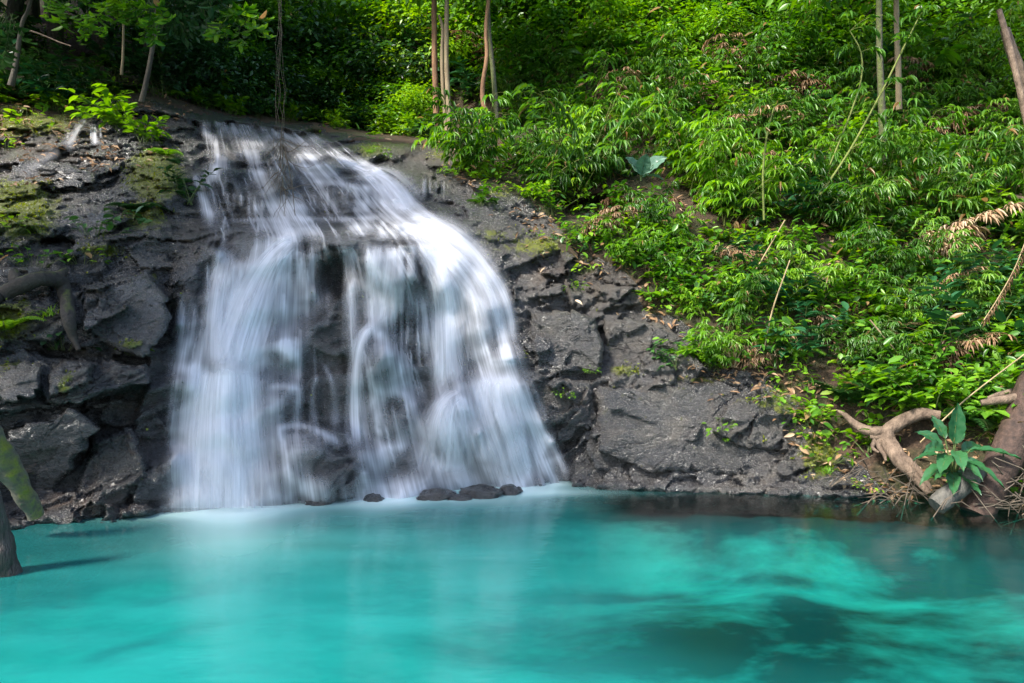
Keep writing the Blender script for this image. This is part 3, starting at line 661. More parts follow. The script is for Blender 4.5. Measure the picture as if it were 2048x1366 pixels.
# dry islands of rock standing out of the water
dry = blobs([(735, 484, 95, 14, .95), (660, 550, 34, 48, .9), (662, 665, 44, 66, .92), (650, 790, 46, 66, .9), (690, 930, 46, 50, .92), (640, 930, 60, 40, .6), (830, 560, 22, 60, .6), (850, 820, 22, 44, .7), (770, 720, 24, 40, .5), (925, 730, 24, 60, .6), (575, 825, 34, 26, .6), (480, 335, 26, 26, .7), (520, 390, 34, 22, .6), (594, 372, 12, 44, .7), (700, 398, 24, 22, .5), (590, 300, 24, 14, .7),
              (812, 935, 26, 30, .9), (855, 740, 22, 44, .7), (815, 620, 20, 50, .5), (405, 600, 34, 90, .6), (325, 860, 26, 120, .7), (330, 640, 30, 90, .8), (790, 570, 50, 60, .35), (500, 470, 60, 14, .4), (350, 760, 34, 200, .35), (540, 330, 12, 40, .5), (480, 300, 20, 16, .4), (395, 500, 50, 50, .5), (560, 300, 16, 20, .6), (450, 290, 12, 24, .5), (565, 760, 30, 40, .5), (790, 660, 20, 40, .4), (620, 760, 20, 70, .55), (455, 410, 26, 20, .5), (420, 300, 14, 40, .4), (500, 275, 26, 10, .5), (660, 290, 30, 10, .6), (690, 340, 26, 12, .5), (620, 930, 26, 30, .4), (1010, 735, 24, 20, .3), (930, 700, 18, 70, .35)])
fld = samp(FIELD, sx, sy); dr = samp(dry, sx, sy)
lap = blur(D, 1.5) - blur(D, 5); lp = samp(lap, sx, sy)
S_, T_ = np.meshgrid(sv, tv); wob_ = (fbm(np.stack([S_ * 9, T_ * 9, 0 * S_], -1), 3, 720) - .5) * .018
q1 = vnoise(np.stack([(S_ + wob_) * 34, T_ * 7, 0 * S_], -1), 730); q2 = vnoise(np.stack([(S_ + wob_) * 85, T_ * 11, 0 * S_], -1), 731); q3 = fbm(np.stack([S_ * 7, T_ * 8, 0 * S_], -1), 3, 732)
strk = q1 * .5 + q2 * .3 + q3 * .45
edge_ = sstep(0, .10, S_ + (q1 - .5) * .06) * sstep(0, .07, 1 - S_ + (q1 - .5) * .05)
thr = np.zeros_like(S_)                                                                # single threads of water
for k in range(260):
    s0, t0, L_t, w_s = R.random(), R.random() ** .8, R.uniform(.04, .20), R.uniform(.0016, .006)
    j0, j1 = int(t0 * nt_), min(nt_, int((t0 + L_t) * nt_) + 1)
    if j1 - j0 < 6: continue
    tt_ = (tv[j0:j1] - t0) / L_t; sc0 = s0 + np.cumsum(R.normal(0, .0006, j1 - j0)) + .01 * R.normal() * tt_
    pr_ = sstep(0, .12, tt_) * (1 - sstep(.45, 1, tt_)) * R.uniform(.25, .85)
    i0, i1 = max(0, int((s0 - .05) * ns_)), min(ns_, int((s0 + .05) * ns_) + 1)
    if i1 - i0 < 2: continue
    thr[j0:j1, i0:i1] = np.maximum(thr[j0:j1, i0:i1], pr_[:, None] * np.exp(-((sv[None, i0:i1] - sc0[:, None]) / (w_s * (1 + 1.5 * tt_[:, None]))) ** 2))
thin = 1 - (1 - .20 * sstep(.45, .95, strk) * (1 - dr) * edge_) * (1 - .75 * thr * edge_ * (1 - .6 * dr))                                  # the veil everywhere
dn = 1 - (1 - thin) * (1 - np.clip(fld ** 1.25 * (.62 + .55 * sstep(.38, .8, strk)), 0, .97))
dn = np.clip(1.12 * (dn * (1 - .95 * dr)) ** 1.25, 0, 1) 
dn = np.clip(dn * (1 - 2.4 * np.clip(lp, -.06, .12)) + .45 * np.clip(-lp - .015, 0, .1) * edge_ * 4 * (fld + .25), 0, 1)
dn *= sstep(0, .03, S_) * sstep(0, .03, 1 - S_) * sstep(.0, .07, T_ + (q1 - .5) * .06 + (q3 - .5) * .05)
Dw = np.minimum(blur(Dsm, 4.0), Dsm + .05)
ssd = samp(Dw, sx, sy) - .035 - .03 * fld
WV = P(sx, sy, ssd)
um = np.cumsum(np.concatenate([[[0]] * nt_, np.full((nt_, ns_ - 1), 4.0 / ns_)], 1), 1); vm = np.broadcast_to((tv * 8)[:, None], um.shape)
for nm, a, b_ in (("upper_cascade", 0, 169), ("middle_cascade", 169, 281), ("lower_cascade", 281, nt_ - 1)):
    water_part(nm, [(WV[a:b_ + 1], dn[a:b_ + 1], np.stack([um, vm], -1)[a:b_ + 1])], fall)

#VEGETATION
# ------------------------------------------------------------------ leaves and stems
TD = (np.array([[0, 0, 0], [-.5, .42, .10], [.5, .42, .10], [0, 1, -.10]], float), [[0, 2, 3], [0, 3, 1]])                       # small or far leaf
TE = (np.array([[0, 0, 0], [-.38, .22, .10], [0, .25, 0], [.38, .22, .10], [-.48, .55, .08], [0, .58, -.02], [.48, .55, .08], [-.22, .85, .0], [.22, .85, .0], [0, 1.0, -.14]], float),
      [[0, 3, 2, 2], [0, 2, 1, 1], [1, 2, 5, 4], [2, 3, 6, 5], [4, 5, 9, 7], [5, 6, 8, 9]])                                       # broad leaf
TL = (np.array([[0, 0, 0], [-.5, .3, .25], [.5, .3, .25], [0, .35, 0], [-.36, .65, .1], [.36, .65, .1], [0, .68, -.08], [0, 1, -.3]], float),
      [[0, 2, 3, 3], [0, 3, 1, 1], [1, 3, 6, 4], [3, 2, 5, 6], [4, 6, 7, 7], [6, 5, 7, 7]])                                       # lance leaf

def unit(a): return a / (np.linalg.norm(a, axis=-1, keepdims=True) + 1e-9)

class G:
    """collects leaves and stems of one plant into one mesh; material 0 = stem, 1 = leaf"""
    def __init__(s): s.V, s.F3, s.F4, s.m3, s.m4, s.T, s.n = [], [], [], [], [], [], 0
    def add(s, V, F, mi, tint):
        V = np.asarray(V).reshape(-1, 3); s.V.append(V); s.T.append(np.broadcast_to(tint, (len(V),)).astype(float))
        F = np.asarray(F) + s.n; s.n += len(V)
        if F.shape[1] == 4:
            tri = F[:, 2] == F[:, 3]
            if tri.any(): s.F3.append(F[tri][:, :3]); s.m3.append(np.full(tri.sum(), mi))
            if (~tri).any(): s.F4.append(F[~tri]); s.m4.append(np.full((~tri).sum(), mi))
        else: s.F3.append(F); s.m3.append(np.full(len(F), mi))
    def leaves(s, o, d, n, L, W, T, tint, mi=1):
        o, d, n = np.atleast_2d(o), unit(np.atleast_2d(d)), np.atleast_2d(n); k = len(o)
        sd = unit(np.cross(d, n)); n = np.cross(sd, d)
        L = np.broadcast_to(L, k)[:, None, None]; W = np.broadcast_to(W, k)[:, None, None]
        t, f = T; t = np.asarray(t); f = np.asarray(f)
        V = o[:, None] + sd[:, None] * t[None, :, :1] * W + d[:, None] * t[None, :, 1:2] * L + n[:, None] * t[None, :, 2:] * L * .8
        F = (f[None] + (np.arange(k) * len(t))[:, None, None]).reshape(-1, f.shape[1])
        s.add(V, F, mi, np.repeat(np.broadcast_to(tint, k), len(t)))
    def tube(s, pts, rad, seg=6, mi=0, tint=.5, rough=0.0, seed=0, cap=True):
        pts = np.asarray(pts, float); m = len(pts); rad = np.broadcast_to(rad, m)
        t = unit(np.gradient(pts, axis=0)); ref = np.array([.31, .87, .38]); 
        a = unit(np.cross(t, ref)); b = np.cross(t, a)
        th = np.linspace(0, 2 * np.pi, seg, endpoint=False)
        ring = a[:, None] * np.cos(th)[None, :, None] + b[:, None] * np.sin(th)[None, :, None]
        rr = rad[:, None] * np.ones(seg)[None]
        V = pts[:, None] + ring * rr[..., None]
        if rough:
            k = 1.0 / max(rad.max(), .01)
            nn = fbm(V * np.array([1, 1, 1]) * k * .9, 4, seed) - .5
            V = V + ring * (nn * rough * rr)[..., None] * 2
        j, i = np.mgrid[0:m - 1, 0:seg]; q = np.stack([j * seg + i, j * seg + (i + 1) % seg, (j + 1) * seg + (i + 1) % seg, (j + 1) * seg + i], -1).reshape(-1, 4)
        s.add(V, q, mi, tint)
        if cap:
            for jj in (0, m - 1):
                c = V[jj].mean(0); ids = np.arange(seg); F = np.stack([ids, (ids + 1) % seg, np.full(seg, seg)], -1)
                s.add(np.vstack([V[jj], c]), F, mi, tint)
    def mesh(s, name, mats, smooth=False):
        return mesh_np(name, np.vstack(s.V), ([np.vstack(s.F3)] if s.F3 else []) + ([np.vstack(s.F4)] if s.F4 else []), mats,
                       midx=np.concatenate(s.m3 + s.m4), attrs=dict(tint=np.clip(np.concatenate(s.T), 0, 1)), smooth=smooth)

def smooth3(pts, step=.06):
    pts = np.asarray(pts, float); n = len(pts); ext = np.vstack([2 * pts[0] - pts[1], pts, 2 * pts[-1] - pts[-2]]); out = []
    for k in range(n - 1):
        p0, p1, p2, p3 = ext[k:k + 4]; m = max(3, int(np.linalg.norm((p2 - p1)[:3]) / step)); t = (np.arange(m) / m)[:, None]
        out.append(.5 * ((2 * p1) + (-p0 + p2) * t + (2 * p0 - 5 * p1 + 4 * p2 - p3) * t ** 2 + (-p0 + 3 * p1 - 3 * p2 + p3) * t ** 3))
    out.append(pts[-1:]); return np.vstack(out)

def bend(o, d, L, n, droop, rng, wob=.08):
    p = [np.array(o, float)]; d = np.array(d, float); d /= np.linalg.norm(d)
    for k in range(n):
        p.append(p[-1] + d * L / n); d = d + np.array([0, 0, -droop / n]) + rng.normal(0, wob, 3) / math.sqrt(n); d /= np.linalg.norm(d)
    return np.array(p)

L_ = {}
L_['leaf'] = mat_leaf("green_leaf", (.030, .090, .008), (.068, .215, .016), (.22, .43, .030), brown=.025)
L_['lime'] = mat_leaf("young_sunlit_leaf", (.085, .21, .010), (.15, .35, .018), (.30, .50, .03), brown=.02)  # yellow green of young leaves; also stands in for sunlight on gorge crowns
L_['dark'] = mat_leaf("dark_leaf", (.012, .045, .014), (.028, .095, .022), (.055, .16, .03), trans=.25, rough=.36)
L_['bamboo'] = mat_leaf("bamboo_leaf", (.045, .11, .012), (.085, .23, .028), (.24, .42, .05), brown=.08)
L_['blue'] = mat_leaf("broad_glossy_leaf", (.010, .055, .020), (.020, .092, .032), (.045, .15, .05), trans=.22, rough=.30)
L_['moss'] = mat_leaf("moss_leaf", (.05, .085, .006), (.15, .20, .010), (.32, .36, .02))
L_['stem'] = mat_plain("green_stem", (.05, .09, .02), (.10, .13, .03), 20)
L_['twig'] = mat_plain("brown_twig", (.06, .04, .025), (.16, .12, .08), 20)
L_['culm'] = mat_plain("bamboo_culm", (.09, .13, .02), (.20, .22, .05), 12)
L_['straw'] = mat_plain("dry_straw", (.22, .15, .07), (.42, .32, .18), 12, .9)
L_['twig2'] = mat_plain("grey_twig", (.045, .034, .024), (.16, .125, .09), 12, .9)
L_['bark'] = mat_plain("tree_bark", (.025, .02, .015), (.09, .075, .055), 9, .9, 1.0, (1, 1, .3), .04)
L_['litter'] = mat_leaf("dead_leaf", (.11, .055, .025), (.30, .18, .09), (.55, .42, .28), trans=.15, rough=.7)

def p_shrub(seed, h=.8, ns=11, ll=.13, wr=.45, mat='leaf', T=TE, dens=1.0, spread=.9):
    rng = np.random.default_rng(seed); g = G()
    for k in range(ns):
        a = rng.uniform(0, 2 * np.pi); sp = rng.uniform(.15, spread)
        st = bend((rng.normal(0, .06), rng.normal(0, .06), 0), (math.cos(a) * sp, math.sin(a) * sp, 1), h * rng.uniform(.55, 1.1), 7, rng.uniform(.4, 1.3), rng)
        g.tube(st, np.linspace(.009, .003, len(st)), 3, 0, cap=False)
        m = int(14 * dens * rng.uniform(.7, 1.2)); t = rng.uniform(.22, 1, m) ** .8
        idx = t * (len(st) - 1.001); i = idx.astype(int); f = (idx - i)[:, None]
        o = st[i] * (1 - f) + st[i + 1] * f; tan = unit(st[np.minimum(i + 1, len(st) - 1)] - st[i])
        b = rng.uniform(0, 2 * np.pi, m); out = np.stack([np.cos(b), np.sin(b), rng.normal(.05, .25, m)], -1)
        d = unit(out + tan * .5 + np.array([0, 0, -.25])); n = unit(np.array([0, 0, 1.0]) + rng.normal(0, .3, (m, 3)))
        L = ll * rng.uniform(.6, 1.25, m)
        g.leaves(o, d, n, L, L * wr, T, np.clip(rng.normal(.45, .22, m) + .25 * (t - .6), 0, 1))
    return g.mesh("shrub", [L_['stem'], L_[mat]])

def fan(g, o, d, rng, ll, k, wr=.17, tint0=.5):
    b = np.linspace(-1.1, 1.1, k) + rng.normal(0, .12, k)
    d = unit(np.asarray(d)); sd = unit(np.cross(d, np.array([0, 0, 1.0])) + 1e-6)
    dd = d[None] * np.cos(b)[:, None] + sd[None] * np.sin(b)[:, None] + np.array([0, 0, -.28])
    n = unit(np.array([0, 0, 1.0]) + rng.normal(0, .22, (k, 3)))
    L = ll * rng.uniform(.7, 1.15, k) * (1 - .25 * np.abs(b))
    g.leaves(np.repeat(np.asarray(o)[None], k, 0), dd, n, L, L * wr, TL, np.clip(rng.normal(tint0, .22, k), 0, 1))

def p_bamboo(seed, h=1.9, nc=4, ll=.25, mat='bamboo', droop=1.5):
    rng = np.random.default_rng(seed); g = G()
    for c in range(nc):
        a = rng.uniform(0, 2 * np.pi)
        st = bend((rng.normal(0, .08), rng.normal(0, .08), 0), (math.cos(a) * .45, math.sin(a) * .45, 1), h * rng.uniform(.6, 1.1), 12, rng.uniform(.4, droop), rng, .1)
        g.tube(st, np.linspace(.010, .003, len(st)), 4, 0, cap=False)
        for k in range(3, len(st)):
            for q in range(rng.integers(2, 4)):
                b = rng.uniform(0, 2 * np.pi); tw = bend(st[k], (math.cos(b), math.sin(b), .45), rng.uniform(.12, .38), 4, 1.0, rng)
                g.tube(tw, .002, 3, 0, cap=False)
                fan(g, tw[-1], tw[-1] - tw[-2], rng, ll, rng.integers(4, 7), tint0=rng.uniform(.35, .6))
                if rng.random() < .5: fan(g, tw[2], tw[2] - tw[1], rng, ll * .8, 3)
    return g.mesh("bamboo_clump", [L_['culm'], L_[mat]])

def p_fern(seed, nf=9, fl=.55, mat='leaf'):
    rng = np.random.default_rng(seed); g = G()
    for k in range(nf):
        a = 2 * np.pi * k / nf + rng.normal(0, .25)
        st = bend((0, 0, 0), (math.cos(a) * .7, math.sin(a) * .7, .9), fl * rng.uniform(.7, 1.15), 12, 1.7, rng, .05)
        g.tube(st, .003, 3, 0, cap=False)
        for i in range(2, len(st)):
            for s_ in (-1, 1):
                tan = unit(st[i] - st[i - 1]); sd = np.cross(tan, [0, 0, 1.0]) * s_
                L = fl * .26 * math.sin(math.pi * (i / (len(st))) ** .7 * .93) + .015
                for z in (0, .5):
                    o = st[i] * (1 - z) + st[i - 1] * z
                    g.leaves(o, sd + tan * .35 + np.array([0, 0, -.15]), [0, 0, 1], L, L * .22, TD, rng.uniform(.3, .8))
    return g.mesh("fern", [L_['stem'], L_[mat]])

def p_herb(seed, n=34, r=.28, ll=.085, mat='lime', wr=.62):
    rng = np.random.default_rng(seed); g = G()
    a = rng.uniform(0, 2 * np.pi, n); q = r * np.sqrt(rng.random(n)); h = rng.uniform(.04, .22, n) * (1.2 - q / r * .6)
    o = np.stack([np.cos(a) * q, np.sin(a) * q, h], -1)
    for k in range(n): g.tube(np.stack([o[k] * [.5, .5, 0], o[k]]), .0025, 3, 0, cap=False)
    d = np.stack([np.cos(a), np.sin(a), rng.normal(-.2, .3, n)], -1) + rng.normal(0, .4, (n, 3))
    L = ll * rng.uniform(.6, 1.3, n)
    g.leaves(o, d, unit(np.array([0, 0, 1.0]) + rng.normal(0, .3, (n, 3))), L, L * wr, TE, rng.normal(.5, .25, n))
    return g.mesh("herb", [L_['stem'], L_[mat]])

def p_grass(seed, n=60, h=.35, mat='leaf', spread=.8):
    rng = np.random.default_rng(seed); g = G()
    for k in range(n):
        a = rng.uniform(0, 2 * np.pi); st = bend((rng.normal(0, .04), rng.normal(0, .04), 0), (math.cos(a) * spread, math.sin(a) * spread, 1), h * rng.uniform(.5, 1.1), 5, 1.6, rng)
        w_ = np.linspace(1, .1, 6) * .006
        sd = unit(np.cross(st[1] - st[0], [0, 0, 1.0]))
        V = np.stack([st - sd * w_[:, None], st + sd * w_[:, None]], 1).reshape(-1, 3)
        F = np.array([[2 * i, 2 * i + 1, 2 * i + 3, 2 * i + 2] for i in range(5)])
        g.add(V, F, 1, rng.uniform(.2, .9))
    return g.mesh("grass_tuft", [L_['stem'], L_[mat]])

def p_crown(seed, rx, rz, ncl, per, ll, mat, wr=.5, cl=.55, flat=.55, hollow=.35):
    """crown of leaf clumps through an uneven volume, resting with its middle at the origin"""
    rng = np.random.default_rng(seed); g = G()
    u = unit(rng.normal(0, 1, (ncl, 3))); q = (hollow + (1 - hollow) * rng.random(ncl) ** .6)
    lob = .65 + .7 * vnoise(u * 1.7 + seed, seed)
    c = u * (q * lob)[:, None] * np.array([rx, rx, rz])
    lens = []
    for k in range(ncl):
        m = int(per * rng.uniform(.5, 1.4)); s_ = cl * rng.uniform(.6, 1.3)
        o = c[k] + rng.normal(0, 1, (m, 3)) * np.array([s_, s_, s_ * flat]) * .55
        d = unit((o - c[k]) * [1, 1, .3]) + rng.normal(0, .35, (m, 3)) + np.array([0, 0, -.45]) + u[k] * .3
        L = ll * rng.uniform(.6, 1.25, m)
        g.leaves(o, d, unit(np.array([0, 0, 1.0]) + u[k] * .5 + rng.normal(0, .35, (m, 3))), L, L * wr, TD, np.clip(rng.normal(rng.uniform(.3, .6), .18, m), 0, 1))
        if k % 3 == 0: g.tube(bend(c[k] * .15, c[k], np.linalg.norm(c[k]) * .9, 4, 0, rng), np.linspace(.03, .008, 5), 4, 0, cap=False)
    return g.mesh("crown", [L_['bark'], L_[mat]])

def p_trunk(seed, h, r0, r1, lean=(0, 0), wob=.10, rough=.18, mat=None, limbs=0, seg=10):
    rng = np.random.default_rng(seed); g = G(); n = 18
    st = bend((0, 0, -.3), (lean[0], lean[1], 1), h + .3, n, 0, rng, wob)
    rad = np.linspace(r0, r1, n + 1); rad[0] *= 1.5; rad[1] *= 1.15
    g.tube(st, rad, seg, 0, rough=rough, seed=seed)
    for k in range(limbs):
        i = rng.integers(n // 2, n); a = rng.uniform(0, 2 * np.pi)
        lm = bend(st[i], (math.cos(a), math.sin(a), .6), h * rng.uniform(.15, .3), 6, .1, rng)
        g.tube(lm, np.linspace(rad[i] * .5, .012, 7), 6, 0, rough=rough, seed=seed + k)
    return g.mesh("trunk", [mat or L_['bark']], True), st

PR = dict(
    shrub=[p_shrub(1, .8, 10, .18), p_shrub(2, .7, 9, .14, .5), p_shrub(3, 1.0, 10, .20, .42), p_shrub(4, .6, 10, .15, .5, 'lime'), p_shrub(5, .85, 10, .17, .5, 'lime'),
           p_shrub(6, .8, 11, .18, .48, 'dark'), p_shrub(7, 1.0, 10, .22, .4, 'blue'), p_shrub(8, .75, 13, .10, .55)],
    bamboo=[p_bamboo(11), p_bamboo(12, 1.6, 4, .23), p_bamboo(13, 2.2, 4, .28), p_bamboo(14, 1.4, 4, .24, 'lime'), p_bamboo(15, 1.9, 4, .26, 'leaf'), p_bamboo(16, 1.3, 4, .24, 'litter')],
    fern=[p_fern(21), p_fern(22, 8, .45, 'lime'), p_fern(23, 11, .6, 'dark')],
    herb=[p_herb(31), p_herb(32, 30, .25, .10, 'leaf'), p_herb(33, 40, .32, .075, 'lime', .8), p_herb(34, 34, .3, .1, 'dark', .7)],
    grass=[p_grass(41), p_grass(42, 50, .45, 'bamboo'), p_grass(43, 40, .3, 'lime'), p_grass(44, 50, .5, 'litter')],
)
ROOTS = []
def plant(kind, name, px, py, s=1.0, v=None, off=0.0, rz=None, tilt=.18, label=None, cat=None, group=None):
    me = PR[kind][v if v is not None else random.randrange(len(PR[kind]))]
    p = surf(px, py, off)
    o = obj(name, me, None, p - [0, 0, .03], (random.uniform(-tilt, tilt) + .12, random.uniform(-tilt, tilt), rz if rz is not None else random.uniform(0, 6.28)), s)
    return props(o, label, cat, group)

# where in the place a plant stands, in words
SPOTS = [(1600, 900, "on the mossy end of the lower right rock ledge"), (1780, 870, "beside the bare forked driftwood"), (1980, 900, "beside the reddish leaning log"), (1290, 330, "around the silvery elephant ear plant"),
         (1160, 410, "around the dark hollow above the rock"), (930, 290, "at the foot of the slim bare trunks"), (1450, 690, "just above the right rock ledge"), (1260, 560, "along the dry edge of the rock slope"),
         (1680, 560, "on the middle of the right slope"), (1990, 560, "by the dry hanging frond"), (1560, 330, "under the leaning bamboo culms"), (1760, 250, "below the slender grey trunks"), (2020, 200, "beside the pale leaning poles"),
         (1250, 130, "on the upper slope between bare trunks and bamboo"), (1850, 680, "above the forked driftwood, halfway up the slope"), (1450, 480, "on the sunny bank above the rock"), (1900, 420, "below the fallen bare branch"),
         (1000, 130, "behind the twisting trunks"), (60, 190, "by the thin bent sapling at upper left"), (280, 240, "beside the small side cascade"), (420, 150, "in the dark forest left of the crest"), (650, 180, "in the bright gorge behind the crest")]
def spot(px, py):
    return min(SPOTS, key=lambda s: (s[0] - px) ** 2 + (s[1] - py) ** 2)[2]
NOUN = dict(shrub=["green leafy shrub", "small leaved shrub", "tall green shrub", "low yellow green shrub", "bright young shrub", "dark green shrub", "glossy blue green shrub", "fine leaved shrub"],
            bamboo=["arching bamboo clump", "dense bamboo clump", "tall bamboo clump", "yellow green bamboo clump", "green bamboo clump", "dry brown bamboo clump"],
            fern=["green fern", "pale green fern", "dark fern"], herb=["yellow green herb", "green herb", "round leaved herb", "dark round leaved herb"], grass=["green grass tuft", "olive grass tuft", "pale grass tuft", "dry straw grass tuft"])
NAMES = dict(shrub="shrub", bamboo="bamboo_clump", fern="fern", herb="herb", grass="grass_tuft")
KEEP_CLEAR = [(1630, 815, 1885, 1030), (1885, 880, 2060, 1040), (855, 225, 1005, 340), (1215, 335, 1345, 430), (1990, 60, 2062, 200)]
def clear_of(px, py):
    px, py = np.asarray(px, float), np.asarray(py, float); m = np.ones(px.shape, bool)
    for x0, y0, x1, y1 in KEEP_CLEAR: m = m & ~((px > x0) & (px < x1) & (py > y0) & (py < y1))
    return m
def gap_noise(px, py): return fbm(np.stack([np.asarray(px, float) / 75, np.asarray(py, float) / 55, 0 * np.asarray(px, float)], -1), 3, 333)
def soil_ok(px, py): return bool(samp(sdr, px, py) < -4 and clear_of(px, py) and gap_noise(px, py) > .40)

taken = []
def scatter(kind, n, box, smin, smax, gap, wts=None, ok=soil_ok, tries=12):
    x0, y0, x1, y1 = box; c = 0
    for _ in range(n * tries):
        if c >= n: break
        px, py = random.uniform(x0, x1), random.uniform(y0, y1)
        if not ok(px, py): continue
        if any((px - a) ** 2 + (py - b) ** 2 < gap * gap and k == kind for a, b, k in taken): continue
        taken.append((px, py, kind))
        v = random.choices(range(len(PR[kind])), wts)[0] if wts else random.randrange(len(PR[kind]))
        w_ = spot(px, py); nn = NOUN[kind][v]
        plant(kind, NAMES[kind], px, py, random.uniform(smin, smax), v, label=nn + " " + w_, cat=NAMES[kind].split('_')[0], group="%ss %s" % (nn, w_))
        c += 1

scatter('bamboo', 48, (900, 60, 1500, 400), .6, 1.05, 46)
scatter('bamboo', 42, (1400, 100, 2080, 470), .6, 1.05, 52)
scatter('bamboo', 26, (1150, 420, 2000, 760), .35, .6, 60)
scatter('shrub', 85, (1180, 420, 2080, 960), .45, .95, 36)
scatter('shrub', 70, (380, 170, 930, 285), .5, 1.0, 20, (3, 1, 2, 1, 1, 4, 1, 2))
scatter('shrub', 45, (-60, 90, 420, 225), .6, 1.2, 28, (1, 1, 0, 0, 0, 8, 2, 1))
scatter('shrub', 75, (900, 200, 2080, 450), .6, 1.1, 40, (2, 2, 2, 3, 3, 1, .6, 2))
scatter('shrub', 60, (900, -60, 2080, 200), .9, 1.5, 46, (2, 2, 2, 3, 3, 1, .5, 2))
scatter('shrub', 40, (560, 130, 940, 262), .9, 1.6, 26, (3, 2, 3, 2, 2, 2, 1, 2))
scatter('shrub', 30, (-60, 60, 380, 215), .7, 1.1, 34, (2, 1, 1, 0, 0, 6, 3, 1))
scatter('shrub', 40, (1480, -60, 2080, 190), .9, 1.5, 34)
scatter('bamboo', 18, (1500, -40, 2080, 160), .8, 1.2, 50)
scatter('shrub', 22, (900, -40, 1120, 230), .8, 1.3, 26)
scatter('fern', 60, (1150, 430, 2080, 960), .5, 1.1, 40)
scatter('fern', 14, (-40, 170, 380, 230), .6, .9, 30)
scatter('herb', 150, (1100, 420, 2080, 1000), .7, 1.3, 24)
scatter('herb', 60, (860, 250, 1350, 560), .7, 1.3, 22, (4, 2, 4, 1))
scatter('herb', 30, (-40, 170, 380, 240), .7, 1.2, 24)
scatter('bamboo', 9, (900, 280, 1900, 620), .5, .9, 60, (0, 0, 0, 0, 0, 1))
scatter('grass', 40, (900, 280, 1900, 800), .8, 1.5, 40, (0, 0, 0, 1))
scatter('bamboo', 12, (1060, 360, 1260, 400), .6, .8, 18, (2, 2, 0, 1, 1, 1))
scatter('grass', 40, (1100, 300, 2080, 1000), .7, 1.3, 40)

for px in range(395, 880, 13):
    py = np.interp(px, [a for a, b in ROCKPOLY[4:10]], [b for a, b in ROCKPOLY[4:10]]) - random.uniform(4, 16)
    v = random.choices(range(8), (3, 2, 2, 2, 2, 2 if px > 600 else 8, 1, 2))[0]; k_ = 'shrub' if random.random() < .75 else 'fern'
    if k_ == 'fern': v %= 3
    nn = NOUN[k_][v]
    plant(k_, NAMES[k_], px, py, random.uniform(.5, .85), v, label=nn + " on the lip just behind the fall's crest", cat=NAMES[k_], group=nn + "s behind the crest")
scatter('shrub', 34, (2080, -60, 2460, 960), .7, 1.3, 50)
scatter('bamboo', 16, (2090, -40, 2460, 600), .7, 1.1, 60)
scatter('shrub', 22, (-400, 60, -60, 200), .8, 1.2, 40)
# undergrowth that nobody could count: leaves close to the ground all over the slope, and dead leaves on it
def ground_points(n, box, ok):
    x0, y0, x1, y1 = box
    px = R.uniform(x0, x1, n); py = R.uniform(y0, y1, n); m = ok(px, py); return px[m], py[m]
g = G()
for (n, box, hmax, mat_t) in ((16000, (880, 200, 2470, 1000), .45, .5), (9000, (560, -60, 2470, 320), .9, .45), (3500, (-410, 40, 420, 235), .4, .4)):
    px, py = ground_points(n, box, lambda a, b: (samp(sdr, a, b) < 4) & (clear_of(a, b) | (R.random(len(a)) < .25)))
    pn = gap_noise(px, py); m = pn > .43; px, py = px[m], py[m]; k = len(px)
    o = surf(px, py) + np.stack([R.normal(0, .03, k), R.uniform(-.25, 0, k), R.random(k) ** 1.5 * hmax], -1)
    d = np.stack([R.normal(0, 1, k), R.normal(-.3, 1, k), R.normal(-.3, .5, k)], -1)
    L = R.uniform(.06, .16, k)
    g.leaves(o, d, unit(np.array([0, -.3, 1.0]) + R.normal(0, .4, (k, 3))), L, L * R.uniform(.25, .6, k), TE, R.normal(mat_t, .25, k), 1)
props(obj("undergrowth", g.mesh("undergrowth", [L_['stem'], L_['leaf']])), "mixed low green undergrowth covering the forest slope", "undergrowth", kind="stuff")
g = G()
for (n, box, okf) in ((9000, (880, 200, 2150, 1010), lambda a, b: samp(sdr, a, b) < 25), (1400, (900, 300, 1700, 960), lambda a, b: (samp(sdr, a, b) < 70) & (samp(sdr, a, b) > 0)),
                      (1500, (-60, 170, 380, 480), lambda a, b: samp(sdr, a, b) < 160), (2500, (560, -60, 2150, 300), lambda a, b: samp(sdr, a, b) < 4)):
    px, py = ground_points(n, box, okf)
    pn = fbm(np.stack([px / 45, py / 45, 0 * px], -1), 3, 310); m = pn > .47; px, py = px[m], py[m]; k = len(px)
    o = surf(px, py, .02) + np.stack([0 * px, 0 * px, R.uniform(.005, .04, k)], -1)
    d = np.stack([R.normal(0, 1, k), R.normal(-.2, .7, k), R.normal(-.2, .35, k)], -1)
    L = R.uniform(.05, .15, k)
    g.leaves(o, d, unit(np.array([0, -.5, 1.0]) + R.normal(0, .35, (k, 3))), L, L * R.uniform(.2, .4, k), TE, R.normal(.5, .25, k), 1)
props(obj("leaf_litter", g.mesh("leaf_litter", [L_['twig'], L_['litter']])), "dry brown leaf litter lying on the slope and rock", "leaf litter", kind="stuff")

px, py = ground_points(90000, (-60, 200, 1800, 960), lambda a, b: (samp(moss, a, b) + (R.random(len(a)) - .5) * .6 + (gap_noise(a * 3, b * 3) - .5) * 1.2 > .62) & (samp(sdr, a, b) > 0))
k = len(px); g = G(); o = surf(px, py, .004)
g.leaves(o, np.stack([R.normal(0, .7, k), R.normal(-.6, .5, k), R.normal(.3, .6, k)], -1), unit(np.array([0, -.5, 1.0]) + R.normal(0, .5, (k, 3))), R.uniform(.02, .055, k), R.uniform(.012, .03, k), TD, R.normal(.5, .25, k), 1)
props(obj("moss", g.mesh("moss", [L_['stem'], L_['moss']])), "yellow green moss tufts growing on the rock", "moss", kind="stuff")

